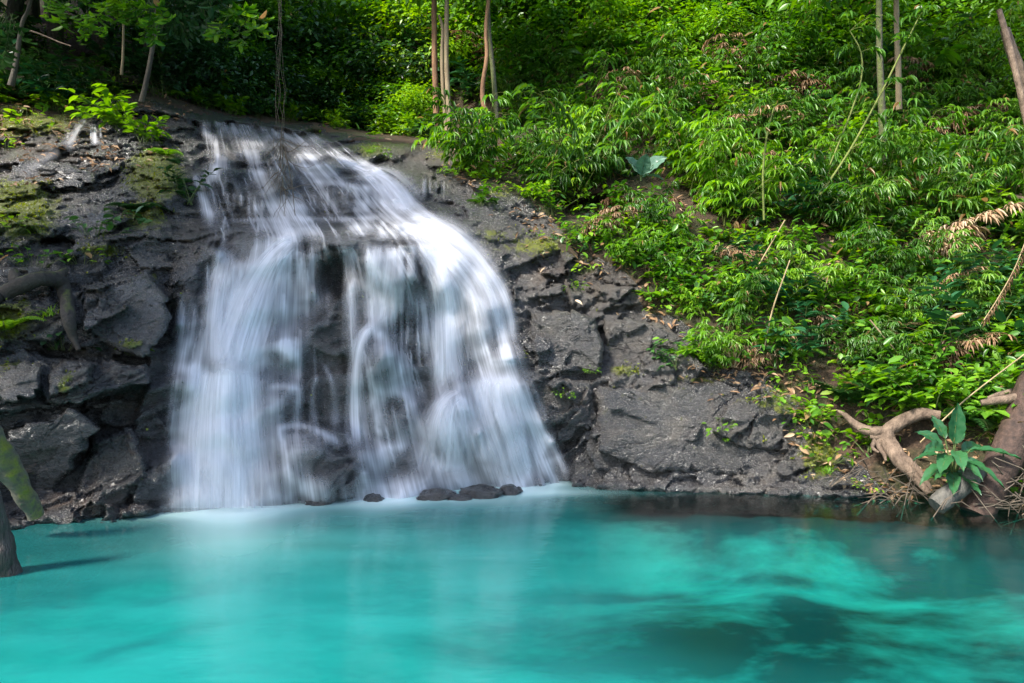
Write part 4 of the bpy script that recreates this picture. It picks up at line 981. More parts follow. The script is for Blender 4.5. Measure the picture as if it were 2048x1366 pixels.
# ------------------------------------------------------------------ trees
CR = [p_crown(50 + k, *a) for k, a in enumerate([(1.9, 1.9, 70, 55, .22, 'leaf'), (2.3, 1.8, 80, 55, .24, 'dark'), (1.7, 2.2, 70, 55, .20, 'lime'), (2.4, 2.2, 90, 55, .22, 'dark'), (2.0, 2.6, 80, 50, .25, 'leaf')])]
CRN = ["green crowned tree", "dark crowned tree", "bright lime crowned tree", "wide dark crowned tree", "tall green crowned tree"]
TRK = [p_trunk(80 + k, h, r0, r1)[0] for k, (h, r0, r1) in enumerate([(5.0, .12, .06), (6.0, .16, .07), (4.5, .10, .05)])]
TRH = [5.0, 6.0, 4.5]
def tree(px, py, s=1.0, ci=0, ti=0, hs=1.0, Y=None, label=None):
    p = surf(px, py) if Y is None else P(px, py, Y)
    t = props(obj("tree", None, None, p, (0, 0, random.uniform(0, 6.28)), s), label or (CRN[ci] + " " + spot(px, py)), "tree", "%ss %s" % (CRN[ci], spot(px, py)))
    a = obj("trunk", TRK[ti], t); a.scale = (1, 1, hs)
    b = obj("crown", CR[ci], t, (0, 0, TRH[ti] * hs)); b.rotation_euler = (0, 0, random.uniform(0, 6.28))
    return t
# gorge behind the crest; lime crowns put its sunlight into leaf colour
for px, py, s, ci, ti, hs in [(560, 215, .8, 0, 0, .45), (600, 218, .7, 0, 0, .35), (650, 225, .8, 1, 0, .4), (700, 235, .8, 0, 2, .4), (760, 240, .8, 4, 2, .45), (820, 245, .7, 1, 2, .4), (860, 235, .7, 2, 2, .5),
                              (570, 120, 1.1, 2, 0, .5), (640, 110, 1.2, 2, 1, .5), (700, 130, 1.0, 2, 0, .5), (760, 130, 1.2, 2, 1, .5), (820, 120, 1.1, 0, 1, .5), (880, 140, .9, 2, 0, .5), (940, 150, .9, 4, 0, .6),
                              (600, 20, 1.3, 2, 0, .6), (680, 0, 1.4, 0, 1, .6), (760, 10, 1.3, 2, 1, .6), (850, 0, 1.3, 2, 1, .6), (930, 20, 1.2, 2, 0, .6), (1000, 60, 1.0, 4, 1, .6), (640, -120, 1.5, 4, 1, .6), (800, -120, 1.5, 3, 1, .6),
                              (1060, 100, .9, 2, 0, .7), (1090, 0, 1.2, 0, 1, .7), (1180, 60, 1.0, 3, 1, .7), (1260, 0, 1.1, 4, 0, .7), (1340, -20, 1.2, 3, 1, .7), (1430, -30, 1.2, 1, 1, .7), (1540, -30, 1.2, 3, 1, .8), (1650, -40, 1.1, 1, 1, .8),
                              (1750, -60, 1.1, 0, 1, .9), (1860, -40, 1.1, 0, 1, .8), (1960, -30, 1.1, 3, 0, .8), (2080, -40, 1.1, 4, 1, .8), (2200, 60, 1.1, 0, 1, .8)]:
    tree(px, py, s, ci, ti, hs)
for px, py, s_, ci in [(405, 205, .55, 1), (450, 214, .6, 3), (500, 222, .55, 0), (548, 226, .6, 1), (598, 232, .55, 2), (648, 238, .6, 0), (700, 248, .55, 3), (745, 256, .5, 2), (795, 264, .5, 0), (840, 268, .45, 2),
                       (430, 190, .8, 3), (520, 196, .8, 0), (610, 204, .8, 2), (690, 214, .8, 0), (770, 226, .8, 2), (480, 150, 1.0, 3), (560, 150, 1.0, 0), (840, 200, .8, 4),
                       (1000, 110, .75, 2), (1080, 60, .8, 0), (1160, 100, .7, 4), (1250, 120, .65, 2), (1320, 40, .75, 0), (1450, 60, .7, 4), (1550, 140, .6, 0), (1600, 40, .75, 2), (1720, 90, .65, 0), (1840, 60, .7, 4), (1930, 80, .7, 0), (2040, 130, .65, 2),
                       (1040, 170, .55, 0), (1400, 150, .55, 2), (1880, 160, .55, 0), (1960, 200, .5, 2), (2060, 40, .75, 0)]:
    tree(px, py, s_, ci, 2, .14, label="low " + CRN[ci] + " " + spot(px, py))
# dark forest above the left side, its canopy reaching over the stream
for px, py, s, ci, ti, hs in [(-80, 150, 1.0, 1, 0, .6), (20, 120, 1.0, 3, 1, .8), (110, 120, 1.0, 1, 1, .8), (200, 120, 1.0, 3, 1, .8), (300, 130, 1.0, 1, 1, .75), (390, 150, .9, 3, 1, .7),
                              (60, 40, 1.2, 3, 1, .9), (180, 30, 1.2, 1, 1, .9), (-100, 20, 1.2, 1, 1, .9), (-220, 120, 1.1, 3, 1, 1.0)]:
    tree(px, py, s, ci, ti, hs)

# unseen trees added left of the camera to shade the fall
for k, (base_, top_, ci, sc) in enumerate([((-8.5, 4.0, 1.0), (-5.6, 4.3, 7.0), 3, .85), ((-9.0, 5.5, 1.5), (-7.3, 5.4, 7.4), 1, .85), ((-8.2, 3.0, .8), (-4.6, 4.4, 7.2), 3, .5), ((-9.8, 8.0, 3.0), (-6.6, 7.6, 8.9), 1, .85)]):
    b_, t_ = np.array(base_, float), np.array(top_, float); g = G()
    g.tube(smooth3(np.stack([np.r_[b_ * 0, .2], np.r_[(t_ - b_) * [.25, .25, .5], .16], np.r_[(t_ - b_) * [.7, .7, .85], .11], np.r_[t_ - b_, .06]]), .2)[:, :3], np.linspace(.2, .06, len(smooth3(np.stack([np.r_[b_ * 0, .2], np.r_[(t_ - b_) * [.25, .25, .5], .16], np.r_[(t_ - b_) * [.7, .7, .85], .11], np.r_[t_ - b_, .06]]), .2))), 10, 0, rough=.2, seed=k)
    t = props(obj("tree", None, None, b_), "unseen tree added on the left bank to shade the fall", "tree", "added shade trees on the left bank")
    obj("trunk", g.mesh("trunk", [L_['bark']], True), t); obj("crown", CR[ci], t, t_ - b_, (0, 0, k), sc)
# the shrubs that show smallest stand together as one mass
sh = [o for o in COL.objects if o.name.split('.')[0] == 'shrub' and o.type == 'MESH']
def shown(o):
    x, y, z = o.location; px, py = x / y * F + CX, CY - (z - CAMZ) / y * F
    return o.scale[0] / y * (.2 if px < -40 or px > 2090 or py < -60 else 1)
sh.sort(key=shown, reverse=True)
Vm, Fm, Tm, Im, mats_, nm_ = [], {}, [], {}, [], 0
for o in sh[250:]:
    me = o.data; n = len(me.vertices); v = np.empty(n * 3, np.float32); me.vertices.foreach_get("co", v); v = v.reshape(-1, 3)
    m = np.array(Matrix.LocRotScale(o.location, o.rotation_euler, o.scale)); Vm.append(v @ m[:3, :3].T + m[:3, 3])
    t_ = np.empty(n, np.float32); me.attributes['tint'].data.foreach_get("value", t_); Tm.append(np.clip(t_ + random.uniform(-.15, .15), 0, 1))
    lp_ = np.empty(len(me.loops), np.int32); me.loops.foreach_get("vertex_index", lp_)
    st_ = np.empty(len(me.polygons), np.int32); me.polygons.foreach_get("loop_start", st_); to_ = np.empty(len(me.polygons), np.int32); me.polygons.foreach_get("loop_total", to_); mi_ = np.empty(len(me.polygons), np.int32); me.polygons.foreach_get("material_index", mi_)
    mp = []
    for q in me.materials:
        if q not in mats_: mats_.append(q)
        mp.append(mats_.index(q))
    for k in (3, 4):
        s_ = st_[to_ == k]; Fm.setdefault(k, []).append(lp_[s_[:, None] + np.arange(k)] + nm_); Im.setdefault(k, []).append(np.array(mp)[mi_[to_ == k]])
    nm_ += n
    bpy.data.objects.remove(o)
props(obj("shrubbery", mesh_np("shrubbery", np.vstack(Vm), [np.vstack(Fm[3]), np.vstack(Fm[4])], mats_, midx=np.concatenate(Im[3] + Im[4]), attrs=dict(tint=np.concatenate(Tm)))), "mass of small green shrubs between the larger plants of the slope", "shrubbery", kind="stuff")
#FOREGROUND
# ------------------------------------------------------------------ dead wood
M['deadwood'] = mat_mossy("dark_dead_wood", (.012, .010, .008), (.055, .044, .034), (.09, .11, .02), (0, 0, 1), .75, 1.1)
M['mossylog'] = mat_mossy("mossy_log_bark", (.06, .05, .035), (.17, .15, .11), (.24, .25, .02), (.45, -.6, .5), .35, .8)
M['stump'] = mat_plain("wet_dark_stump", (.010, .008, .007), (.060, .046, .040), 9, .45, 1.0, (1, 1, .25), .05)
M['drift'] = mat_plain("bare_driftwood", (.065, .042, .028), (.24, .17, .12), 10, .85, 1.0, (1, 1, .5), .03)
M['redlog'] = mat_mossy("reddish_log_bark", (.018, .010, .007), (.085, .048, .034), (.13, .16, .02), (.85, .1, .1), .55, .95, .75)
M['greylog'] = mat_plain("grey_broken_log", (.035, .034, .03), (.15, .14, .12), 14, .85, 1.0, (1, 1, .4), .03)

def limb(g, lst, seg=14, rough=.22, seed=0, step=.05, mi=0, off=None):
    """lst: (px, py, depth or None = resting 'off' in front of the slope, radius in photo pixels)"""
    q = []
    for (px, py, Y, r) in lst:
        Y = samp(D, px, py) - off if Y is None else Y
        q.append([*P(px, py, Y), r / F * Y])
    q = smooth3(q, step); q[:, 3] = np.maximum(q[:, 3], .001)
    g.tube(q[:, :3], q[:, 3], seg, mi, rough=rough, seed=seed)

def wood(name, limbs, mat, label, cat, seed=0, rough=.22, off=.1, seg=14, step=.05):
    g = G()
    for k, l in enumerate(limbs): limb(g, l, seg, rough, seed + k, step, off=off)
    return props(obj(name, g.mesh(name, [mat], True)), label, cat)

wood("mossy_log", [[(-74, 770, 5.9, 26), (-8, 900, 6.1, 24), (36, 965, 6.25, 20), (72, 1032, 6.4, 15)]], M['mossylog'], "yellow mossy log leaning down to the pool edge at the left", "log", 3, .35, step=.025, seg=32)
wood("leaning_stump", [[(-66, 860, 5.2, 24), (-33, 980, 5.3, 25), (-6, 1070, 5.38, 26), (10, 1160, 5.42, 31)]], M['stump'], "dark wet stump standing in the pool at the left edge", "stump", 5, .4, step=.025, seg=32)
wood("dead_branch", [[(-60, 625, None, 12), (0, 592, None, 15), (45, 570, None, 17), (85, 558, None, 16), (116, 562, None, 15), (132, 588, None, 13), (137, 635, None, 13), (146, 672, None, 9), (158, 700, None, 4)], [(110, 556, None, 12), (124, 548, None, 10), (132, 540, None, 5)],
                     [(36, 575, None, 15), (30, 553, None, 12), (26, 540, None, 7)], [(36, 575, None, 8), (60, 560, None, 6), (78, 552, None, 3)], [(150, 690, None, 4), (140, 706, None, 1)]],
     M['deadwood'], "dark crooked dead branch bent over the left rock", "branch", 9, .28, .17)
wood("forked_driftwood", [[(1672, 820, None, 2), (1690, 830, None, 5), (1712, 850, None, 8), (1740, 862, None, 11), (1776, 866, None, 13)],
                          [(1740, 872, None, 6), (1760, 874, None, 9), (1778, 868, None, 10)], [(1770, 868, None, 13), (1790, 852, None, 14), (1812, 838, None, 13), (1845, 828, None, 12), (1880, 832, None, 10)],
                          [(1772, 862, None, 14), (1780, 890, None, 15), (1798, 920, None, 13), (1826, 950, None, 10), (1858, 986, None, 6)], [(1782, 880, None, 9), (1802, 910, None, 9), (1836, 940, None, 7), (1862, 978, None, 4)],
                          [(1764, 872, None, 7), (1757, 890, None, 6), (1768, 908, None, 4), (1772, 922, None, 2)], [(1750, 880, None, 5), (1745, 895, None, 4), (1758, 905, None, 2)]],
     M['drift'], "bare forked driftwood root on the right bank", "driftwood", 13, .3, .24)
wood("fallen_log", [[(2420, 330, 9.2, 34), (2260, 520, 8.3, 40), (2130, 690, 7.75, 43), (2066, 800, 7.6, 38), (2022, 890, 7.5, 33), (1986, 960, 7.45, 30), (1950, 1030, 7.4, 32)]], M['redlog'], "thick reddish brown log leaning into the pool at the right", "log", 21, .28, step=.025, seg=40)
wood("broken_log", [[(1958, 940, 7.42, 17), (1925, 968, 7.36, 20), (1895, 992, 7.32, 21), (1872, 1012, 7.3, 20)]], M['greylog'], "short grey broken log end beside the reddish log", "log", 25, .35, step=.02, seg=28)
wood("bare_branch", [[(1962, 806, 7.7, 6), (2000, 800, 7.65, 9), (2040, 796, 7.6, 11), (2100, 790, 7.5, 12)]], M['drift'], "lower of two bare branches resting behind the reddish log", "branch", 27)
wood("bare_branch", [[(1975, 796, 7.85, 3), (2010, 786, 7.8, 6), (2050, 780, 7.75, 8), (2100, 770, 7.7, 9)]], M['drift'], "upper of two bare branches resting behind the reddish log", "branch", 28)
wood("fallen_branch", [[(1900, 328, None, 2), (1930, 348, None, 4), (1970, 372, None, 5), (2010, 388, None, 5), (2070, 405, None, 6)]], M['drift'], "thin pale bare branch lying across the right hillside", "branch", 29, .15, .55)
wood("leaning_pole", [[(1998, 20, 11.6, 5), (2018, 90, 11.5, 6), (2035, 160, 11.4, 6), (2056, 250, 11.3, 7)]], M['drift'], "thin pale dead pole leaning at the upper right corner", "pole", 31, .12)
wood("leaning_pole", [[(2010, 60, 12.0, 9), (2030, 120, 11.9, 11), (2050, 170, 11.8, 12), (2080, 240, 11.7, 13)]], M['drift'], "thicker tan dead pole leaning at the upper right corner", "pole", 33, .12)

# brushwood at the water's edge
g = G()
for (bx, by, n, sx, sy, Y0) in ((1800, 988, 30, 50, 10, 7.75), (2040, 985, 45, 35, 30, 7.25), (2000, 1012, 20, 60, 6, 7.2), (1730, 955, 16, 50, 14, 8.0)):
    for k in range(n):
        c = P(bx + random.gauss(0, sx), by + random.gauss(0, sy), Y0 + random.uniform(-.1, .25)); a = random.gauss(0, .6); L = random.uniform(.1, .5)
        d = np.array([math.cos(a), random.gauss(0, .4), math.sin(a) * random.choice((1, 1, 1.6))]) * L / 2
        md = c + np.array([0, 0, random.uniform(-.03, .06)])
        g.tube(np.stack([c - d, md, c + d]), [.007, .006, .003], 4, 0, cap=False)
props(obj("brushwood", g.mesh("brushwood", [L_['twig2']])), "tangle of thin pale twigs washed up along the pool edge", "brushwood", kind="stuff")

# ------------------------------------------------------------------ slim trees and culms in front of the forest
M['redbark'] = mat_plain("reddish_thin_bark", (.12, .06, .03), (.30, .16, .08), 8, .85, .8, (1, 1, .3))
M['palebark'] = mat_plain("pale_thin_bark", (.14, .10, .055), (.32, .25, .15), 8, .85, .8, (1, 1, .3))
M['mossbark'] = mat_mossy("mossy_thin_bark", (.05, .045, .03), (.15, .13, .09), (.12, .16, .02), (-.5, -.5, .2), .2, .9)
M['darkbark'] = mat_plain("dark_thin_bark", (.03, .025, .02), (.10, .085, .06), 8, .85, .8, (1, 1, .3))
def slim(name, pts, Y, mat, label, crown=None, cat="tree", group=None, seg=8):
    q = [(a, b, Y, r) for a, b, r in pts]; g = G(); limb(g, q, seg, .18, len(ROOTS), .15, off=0); ROOTS.append(name)
    root = P(pts[0][0], pts[0][1], Y)
    t = props(obj(name, None, None, root), label, cat, group)
    tr = obj("trunk", g.mesh("trunk", [mat], True), t); tr.location = -root
    if crown is not None:
        top = P(pts[-1][0], pts[-1][1], Y) - root; c = obj("crown", CR[crown[0]], t, top + [0, 0, crown[2]], (0, 0, random.random() * 6), crown[1])
    return t
slim("slim_tree", [(873, 285, 7), (872, 200, 6.5), (869, 100, 6), (868, -80, 5.5)], 14.2, M['redbark'], "slim reddish brown tree trunk, leftmost of the three straight trunks", (2, .9, 1.2))
slim("slim_tree", [(893, 262, 4), (886, 180, 4), (884, 110, 4.2), (886, 60, 4), (878, 30, 2.5)], 14.0, M['palebark'], "thin pale trunk broken off at its top, between two straight trunks")
slim("slim_tree", [(900, 272, 5.5), (895, 170, 5), (893, 90, 5), (895, -80, 4.5)], 13.9, M['palebark'], "slim pale tan tree, rightmost of the three straight trunks", (0, .9, 1.2))
slim("twisting_tree", [(978, 235, 5), (966, 205, 5), (966, 165, 4.5), (974, 110, 4.5), (972, 50, 4), (985, -60, 3.5)], 13.4, M['redbark'], "twisting thin brown tree in front of bright leaves", (2, .7, 1.0))
slim("mossy_tree", [(993, 240, 5.5), (990, 190, 5.5), (985, 130, 5), (978, 60, 4.5), (975, -60, 4)], 13.6, M['mossbark'], "short mossy pale trunk beside the twisting tree", (0, .7, 1.2))
slim("slender_tree", [(1768, 330, 8), (1764, 220, 7), (1759, 100, 6), (1757, -90, 5)], 11.6, M['mossbark'], "tall slender grey brown trunk at the top right", (0, .8, 1.5))
slim("slender_tree", [(1798, 220, 6), (1796, 120, 5.5), (1793, 40, 5), (1792, -90, 5)], 12.2, M['palebark'], "thinner grey trunk right beside the tall slender one", (4, .8, 1.5))
slim("bent_sapling", [(22, 172, 7), (32, 130, 5), (38, 85, 4.2), (45, 45, 4), (58, 15, 3.5), (75, -60, 3)], 12.0, M['darkbark'], "thin bent grey sapling at the upper left", (1, .7, .9))
wood("side_twig", [[(38, 62, 12.0, 1.5), (62, 62, 11.9, 1.6), (95, 74, 11.8, 1.4), (118, 84, 11.7, 1.2), (142, 92, 11.6, 1)]], M['drift'], "thin pale bare twig reaching sideways from the bent sapling", "twig", 40, .1)
slim("dark_sapling", [(283, 205, 6), (292, 165, 5), (302, 115, 4.5), (312, 40, 4), (318, -60, 3.5)], 12.2, M['darkbark'], "dark sapling leaning over the side cascade", (3, .7, 1.0))
slim("dark_sapling", [(243, 150, 3), (246, 110, 2.5), (247, 60, 2.2), (250, -60, 2)], 12.6, M['palebark'], "very thin pale stem in the dark forest", (1, .6, .9))
for pts, Y, lab in (([(1640, 390, 4), (1700, 300, 3.6), (1760, 190, 3.2), (1800, 110, 2.8), (1835, 40, 2)], 10.6, "long straight bamboo culm slanting up to the right"),
                    ([(1660, 330, 3), (1700, 230, 3), (1722, 160, 2.6), (1722, 105, 2.2), (1700, 62, 1.5)], 10.9, "bamboo culm curved over at its top"),
                    ([(1528, 440, 3.6), (1526, 350, 3.6), (1534, 270, 3.2), (1548, 215, 2)], 10.6, "yellow green upright culm in the sunny bamboo"),
                    ([(1500, 560, 2.6), (1535, 500, 2.4), (1570, 440, 2)], 9.9, "dry tan culm leaning on the middle slope"),
                    ([(1528, 700, 2.6), (1545, 620, 2.6), (1580, 520, 2)], 9.2, "pale dry stalk above the lower right ledge"),
                    ([(1740, 640, 2.6), (1790, 700, 2.6), (1820, 730, 2)], 8.7, "tan dry stalk slanting down the lower right slope"),
                    ([(1840, 885, 2.4), (1930, 800, 2.4), (2060, 700, 2.2)], 7.7, "long thin stalk slanting over the bare branches")):
    g = G(); limb(g, [(a, b, Y, r * .62) for a, b, r in pts], 6, 0, 0, .12, off=0); rg = np.random.default_rng(len(lab))
    if 'bamboo' in lab or 'green' in lab:
        for a, b, r in pts[1:]:
            for q_ in range(3):
                o_ = P(a + rg.normal(0, 8), b + rg.normal(0, 22), Y); d_ = np.array([rg.normal(0, 1), -.4, .2]); d_ /= np.linalg.norm(d_); tw = bend(P(a, b, Y), d_ + [0, 0, .4], rg.uniform(.2, .5), 5, 1.2, rg)
                g.tube(tw, .003, 3, 0, cap=False); fan(g, tw[-1], tw[-1] - tw[-2], rg, .24, 5); fan(g, tw[3], tw[3] - tw[2], rg, .2, 4)
    props(obj("culm", g.mesh("culm", [L_['culm'] if 'bamboo' in lab or 'green' in lab else L_['straw'], L_['bamboo']])), lab, "culm")

for (px, py, Y, s_, v, lab) in ((235, 10, 9.6, .9, 3, "lime green leafy spray hanging in the dark, leftmost at the top"), (300, 30, 9.8, .8, 0, "green leafy spray hanging above the side cascade"), (95, -20, 9.5, .9, 0, "green leafy spray at the top left corner"),
                          (400, -10, 10.2, 1.0, 5, "dark leafy spray hanging over the crest"), (470, 40, 10.5, .9, 0, "green leafy spray left of the hanging vine"), (160, 60, 10.2, .6, 1, "small pale leafy spray beside the bare side twig"), (20, 60, 9.8, .8, 5, "dark leafy spray in front of the bent sapling")):
    props(obj("leafy_branch", PR['shrub'][v], None, P(px, py - 30, Y), (math.radians(165), random.uniform(-.3, .3), random.uniform(0, 6)), s_ * 1.05), lab, "branch")
# hanging vine with a dead branch caught at its end
rng = np.random.default_rng(5); g = G()
for k in range(6):
    q = []
    for i, py in enumerate(np.linspace(-60, 330, 14)):
        q.append([*P(560 + 6 * math.sin(py / 60 + k) + rng.normal(0, 2) + (k - 2.5) * 1.6, py, 10.0 + .02 * k), .0028])
    q = smooth3(q, .1); g.tube(q[:, :3], q[:, 3], 4, 0, cap=False)
for k in range(26):
    x, y = 566 + rng.normal(0, 5), rng.uniform(250, 380); q = [[*P(x, y, 10.0), .006]]
    a = rng.normal(1.2, .55)
    for i in range(4):
        x += math.cos(a) * 16; y += math.sin(a) * 20; a += rng.normal(0, .3); q.append([*P(x, y, 10.0 + rng.normal(0, .06)), .005 - .001 * i])
    q = smooth3(q, .1); g.tube(q[:, :3], q[:, 3], 4, 0, cap=False)
limb(g, [(575, 320, 10.0, 1.2), (584, 370, 9.98, 1.0), (588, 410, 9.96, .9), (592, 446, 9.95, .8)], 4, 0, off=0)
props(obj("hanging_vine", g.mesh("hanging_vine", [L_['twig']])), "pale thin vine hanging in front of the upper falls with dead twigs at its end", "vine")
# dry frond
g = G(); st = smooth3([P(2056, 470, 7.9), P(2030, 535, 7.9), P(2000, 590, 7.9), P(1968, 640, 7.9)], .04); g.tube(st, .006, 4, 0)
for k in range(len(st)):
    for q_ in range(3): g.leaves(st[k], [random.gauss(.2, .3), random.gauss(0, .3), -1], [0, -1, 0], .10, .008, TL, random.random(), 1)
props(obj("dry_frond", g.mesh("dry_frond", [L_['straw'], L_['litter']])), "dry pale fringed frond hanging at the right edge", "frond")

# ------------------------------------------------------------------ big leaved plants
TB_n = 7
def bigleaf(g, o, d, n, L, W, tint, droop=.25, wav=.0):
    d = unit(np.asarray(d, float)); sd = unit(np.cross(d, n)); n = np.cross(sd, d)
    V, F = [], []
    for i in range(11):
        t = i / 10; w_ = W * (math.sin(math.pi * t ** .8) ** .8) / 2 if 0 < t < 1 else 0.002
        c = o + d * L * t - np.array([0, 0, 1]) * droop * L * t * t
        for j in range(7):
            u = (j - 3) / 3; V.append(c + sd * w_ * u + n * (abs(u) * w_ * .35 + .012 * math.sin(i * 2.2 + j) * wav))
    for i in range(10):
        for j in range(6): a = i * 7 + j; F.append([a, a + 1, a + 8, a + 7])
    g.add(np.array(V), F, 1, tint)
def big_plant(name, px, py, Y, lst, mats, label, cat):
    r0 = P(px, py, Y); g = G()
    for (dx, dy, dz, L, W, h, tint, droop) in lst:
        if name == "broad_leaf_plant": L, W, h = L * .82, W * .85, h * .85
        d = np.array([dx, dy, dz], float); b = np.array([dx * h * .4, dy * h * .4, h]); g.tube(np.stack([[0, 0, 0], b * [.4, .4, .55], b]), [.012, .009, .006], 5, 0)
        n = np.array([0, -.75, .65]) if dz > .3 else np.array([0, -.2, 1.0])
        bigleaf(g, b, d, n, L, W, tint, droop, 1.0)
        g.tube(np.stack([b, b + unit(d) * L * .5 - [0, .004, droop * L * .25 - .003], b + unit(d) * L * .95 - [0, .004, droop * L * .9]]), [.005, .003, .001], 4, 0, tint=1)
    return props(obj(name, g.mesh(name, mats, True), None, r0), label, cat)
M['silver'] = mat_leaf("silvery_leaf", (.03, .09, .05), (.07, .16, .10), (.14, .24, .18), .2, .3)
big_plant("elephant_ear", 1282, 362, 11.0, [(-.55, -.5, .55, .42, .24, .10, .5, .15), (.6, -.4, .6, .5, .26, .10, .6, .25), (.1, -.6, .9, .42, .22, .08, .3, .2), (.9, .2, .3, .36, .2, .06, .7, .4), (-.2, .3, 1, .36, .2, .10, .5, .3)],
          [L_['stem'], M['silver']], "silvery green elephant ear plant amid bamboo", "plant")
big_plant("broad_leaf_plant", 1905, 965, 7.45, [(.03, -.10, 1, .52, .20, .46, .35, .02), (1, -.5, .12, .52, .16, .40, .45, .25), (-.9, -.5, .5, .50, .15, .40, .5, .45), (-.7, -.7, .05, .40, .18, .33, .6, .5), (.6, -.8, -.1, .45, .14, .28, .4, .5),
          (-1, -.2, .0, .38, .16, .20, .55, .6), (-.8, .2, .3, .36, .13, .30, .3, .5), (.7, -.2, .4, .34, .12, .22, .2, .5), (.2, -1, .2, .36, .13, .24, .6, .6), (-.2, .4, .9, .40, .14, .50, .3, .2), (.5, .5, .7, .38, .13, .44, .7, .3), (1, -.3, -.1, .34, .12, .14, .3, .5), (-1, -.6, .3, .34, .11, .14, .8, .5), (.9, .3, .5, .42, .15, .36, .3, .4), (-.3, -.9, .1, .36, .17, .38, .7, .6), (-.6, .3, .8, .45, .14, .42, .3, .4), (.3, -.9, -.2, .34, .14, .14, .4, .5), (-.5, -.9, -.2, .32, .15, .12, .5, .5)],
          [L_['stem'], L_['blue']], "dark glossy broad leaved plant in front of the reddish log", "plant")
for px, py, Y, s, lab in ((1740, 900, 8.0, .8, "small broad leaved seedling under the driftwood arm"), (1850, 830, 8.0, 1.0, "bright broad leaved sapling above the driftwood"), (1960, 740, 8.1, 1.2, "tall dark broad leaved sapling at the right")):
    o = plant('shrub', "sapling", px, py, s, 6 if 'dark' in lab else 4, .05, label=lab, cat="sapling")

# plants and tufts growing on the rock
def on_rock(kind, name, px, py, s, v, label, n_off=.02): return plant(kind, name, px, py, s, v, n_off, label=label, cat=name.split('_')[0], group=None)
for k, (kind, px, py, s, v, lab) in enumerate([
    ('shrub', 255, 262, 1.15, 4, "bright green bush beside the small side cascade"), ('shrub', 295, 285, 1.0, 3, "yellow green bush overhanging the mossy rock shoulder"), ('shrub', 225, 240, .9, 0, "green bush above the small side cascade"),
    ('shrub', 378, 405, .8, 5, "dark green bush at the left foot of the upper cascade"), ('fern', 330, 310, .8, 1, "pale fern trailing over the mossy rock shoulder"),
    ('herb', 240, 450, 1.1, 3, "dark herb patch under the mossy shoulder"), ('fern', 275, 425, .7, 2, "grey green fern on the mossy shoulder"), ('herb', 190, 470, 1.2, 3, "low dark herb patch in the rock step at left"),
    ('herb', 65, 530, 1.2, 1, "green herb patch above the crooked dead branch"), ('herb', 165, 525, 1.0, 1, "green herb patch right of the crooked dead branch"), ('grass', 100, 625, .9, 2, "pale grass tuft under the crooked dead branch"),
    ('fern', 10, 660, .9, 1, "pale fern at the left edge below the dead branch"), ('herb', 130, 695, 1.0, 3, "dark herbs in the crack under the left slab"), ('herb', 270, 705, .6, 0, "small yellow herb under the left slab"), ('herb', 20, 460, 1.1, 0, "yellow green herbs on the mossy left block"),
    ('herb', 1442, 858, .75, 0, "bright green tuft growing on the lower right ledge"), ('fern', 1448, 880, .45, 1, "small fern hanging from the lower right ledge"), ('herb', 1128, 790, .45, 0, "tiny green tuft in a crack beside the fall"), ('herb', 1185, 742, .4, 0, "tiny tuft on the block right of the fall"),
    ('shrub', 1415, 735, .7, 3, "yellow green shrub hanging over the right rock ledge"), ('fern', 1450, 725, .7, 0, "green fern at the back of the right rock ledge"), ('shrub', 1350, 735, .5, 5, "dark shrub at the back of the right rock ledge"),
    ('herb', 1650, 915, 1.1, 0, "yellow green herbs on the mossy end of the ledge"), ('herb', 1630, 880, .8, 2, "round leaved herbs above the mossy end of the ledge"), ('grass', 1655, 940, .7, 2, "pale grass on the mossy end of the ledge"), ('herb', 1735, 975, .6, 0, "small green herb at the waterline near the driftwood"),
    ('shrub', 960, 410, .55, 0, "slender green plant rising from the rock right of the upper falls"), ('herb', 1010, 380, .7, 2, "herbs on the brown rock right of the upper falls"), ('grass', 745, 305, .9, 1, "mossy tuft on the crest beside the white cascade"), ('herb', 760, 312, .8, 0, "green herbs on the crest beside the white cascade"),
    ('herb', 1070, 470, .5, 0, "small plant on the mossy right shoulder"), ('herb', 1150, 580, .7, 0, "green tuft on the dry rock right of the fall"), ('herb', 1170, 545, .8, 2, "bright herbs where the dry rock meets the slope"), ('herb', 60, 250, 1.2, 0, "yellow green herbs on the upper left bank"), ('herb', 120, 225, 1.2, 2, "bright herbs left of the small side cascade"), ('herb', 10, 300, 1.0, 0, "herbs on the mossy upper left ledge"),
    ('herb', 1545, 805, .8, 2, "green herbs on the top edge of the lower ledge"), ('herb', 1590, 850, .8, 1, "herb clump on the sloping end of the lower ledge")]):
    on_rock(kind, dict(shrub="bush", fern="fern", herb="herb", grass="grass_tuft")[kind], px, py, s, v, lab)

# ------------------------------------------------------------------ side cascade, foot boulders, fallen leaves
sc_ = props(obj("side_cascade", None), "small white side cascade trickling over the upper left rock", "cascade")
water_part("trickle", [ribbon(big=True, pts=[(172, 238, 8, .7), (160, 250, 14, .9), (148, 268, 14, .9), (138, 285, 24, .9), (128, 296, 34, .6)], off=.08)], sc_)
water_part("trickle", [ribbon(big=True, pts=[(188, 248, 10, .6), (188, 270, 14, .6), (192, 292, 22, .5)], off=.08)] + threads(180, 202, 250, 285, 3, (3, 6), (.6, .9), big=True), sc_)
water_part("trickle", [ribbon(big=True, pts=[(120, 300, 24, .2), (80, 325, 26, .15), (40, 350, 20, .1)], off=.05)], sc_)
sr_ = props(obj("seep", None), "thin threads of water dripping over dark rock right of the upper falls", "trickle")
water_part("trickle", threads(842, 860, 352, 395, 3, (3, 7), (.3, .5), big=True) + threads(872, 890, 355, 400, 3, (3, 7), (.3, .5), big=True), sr_)

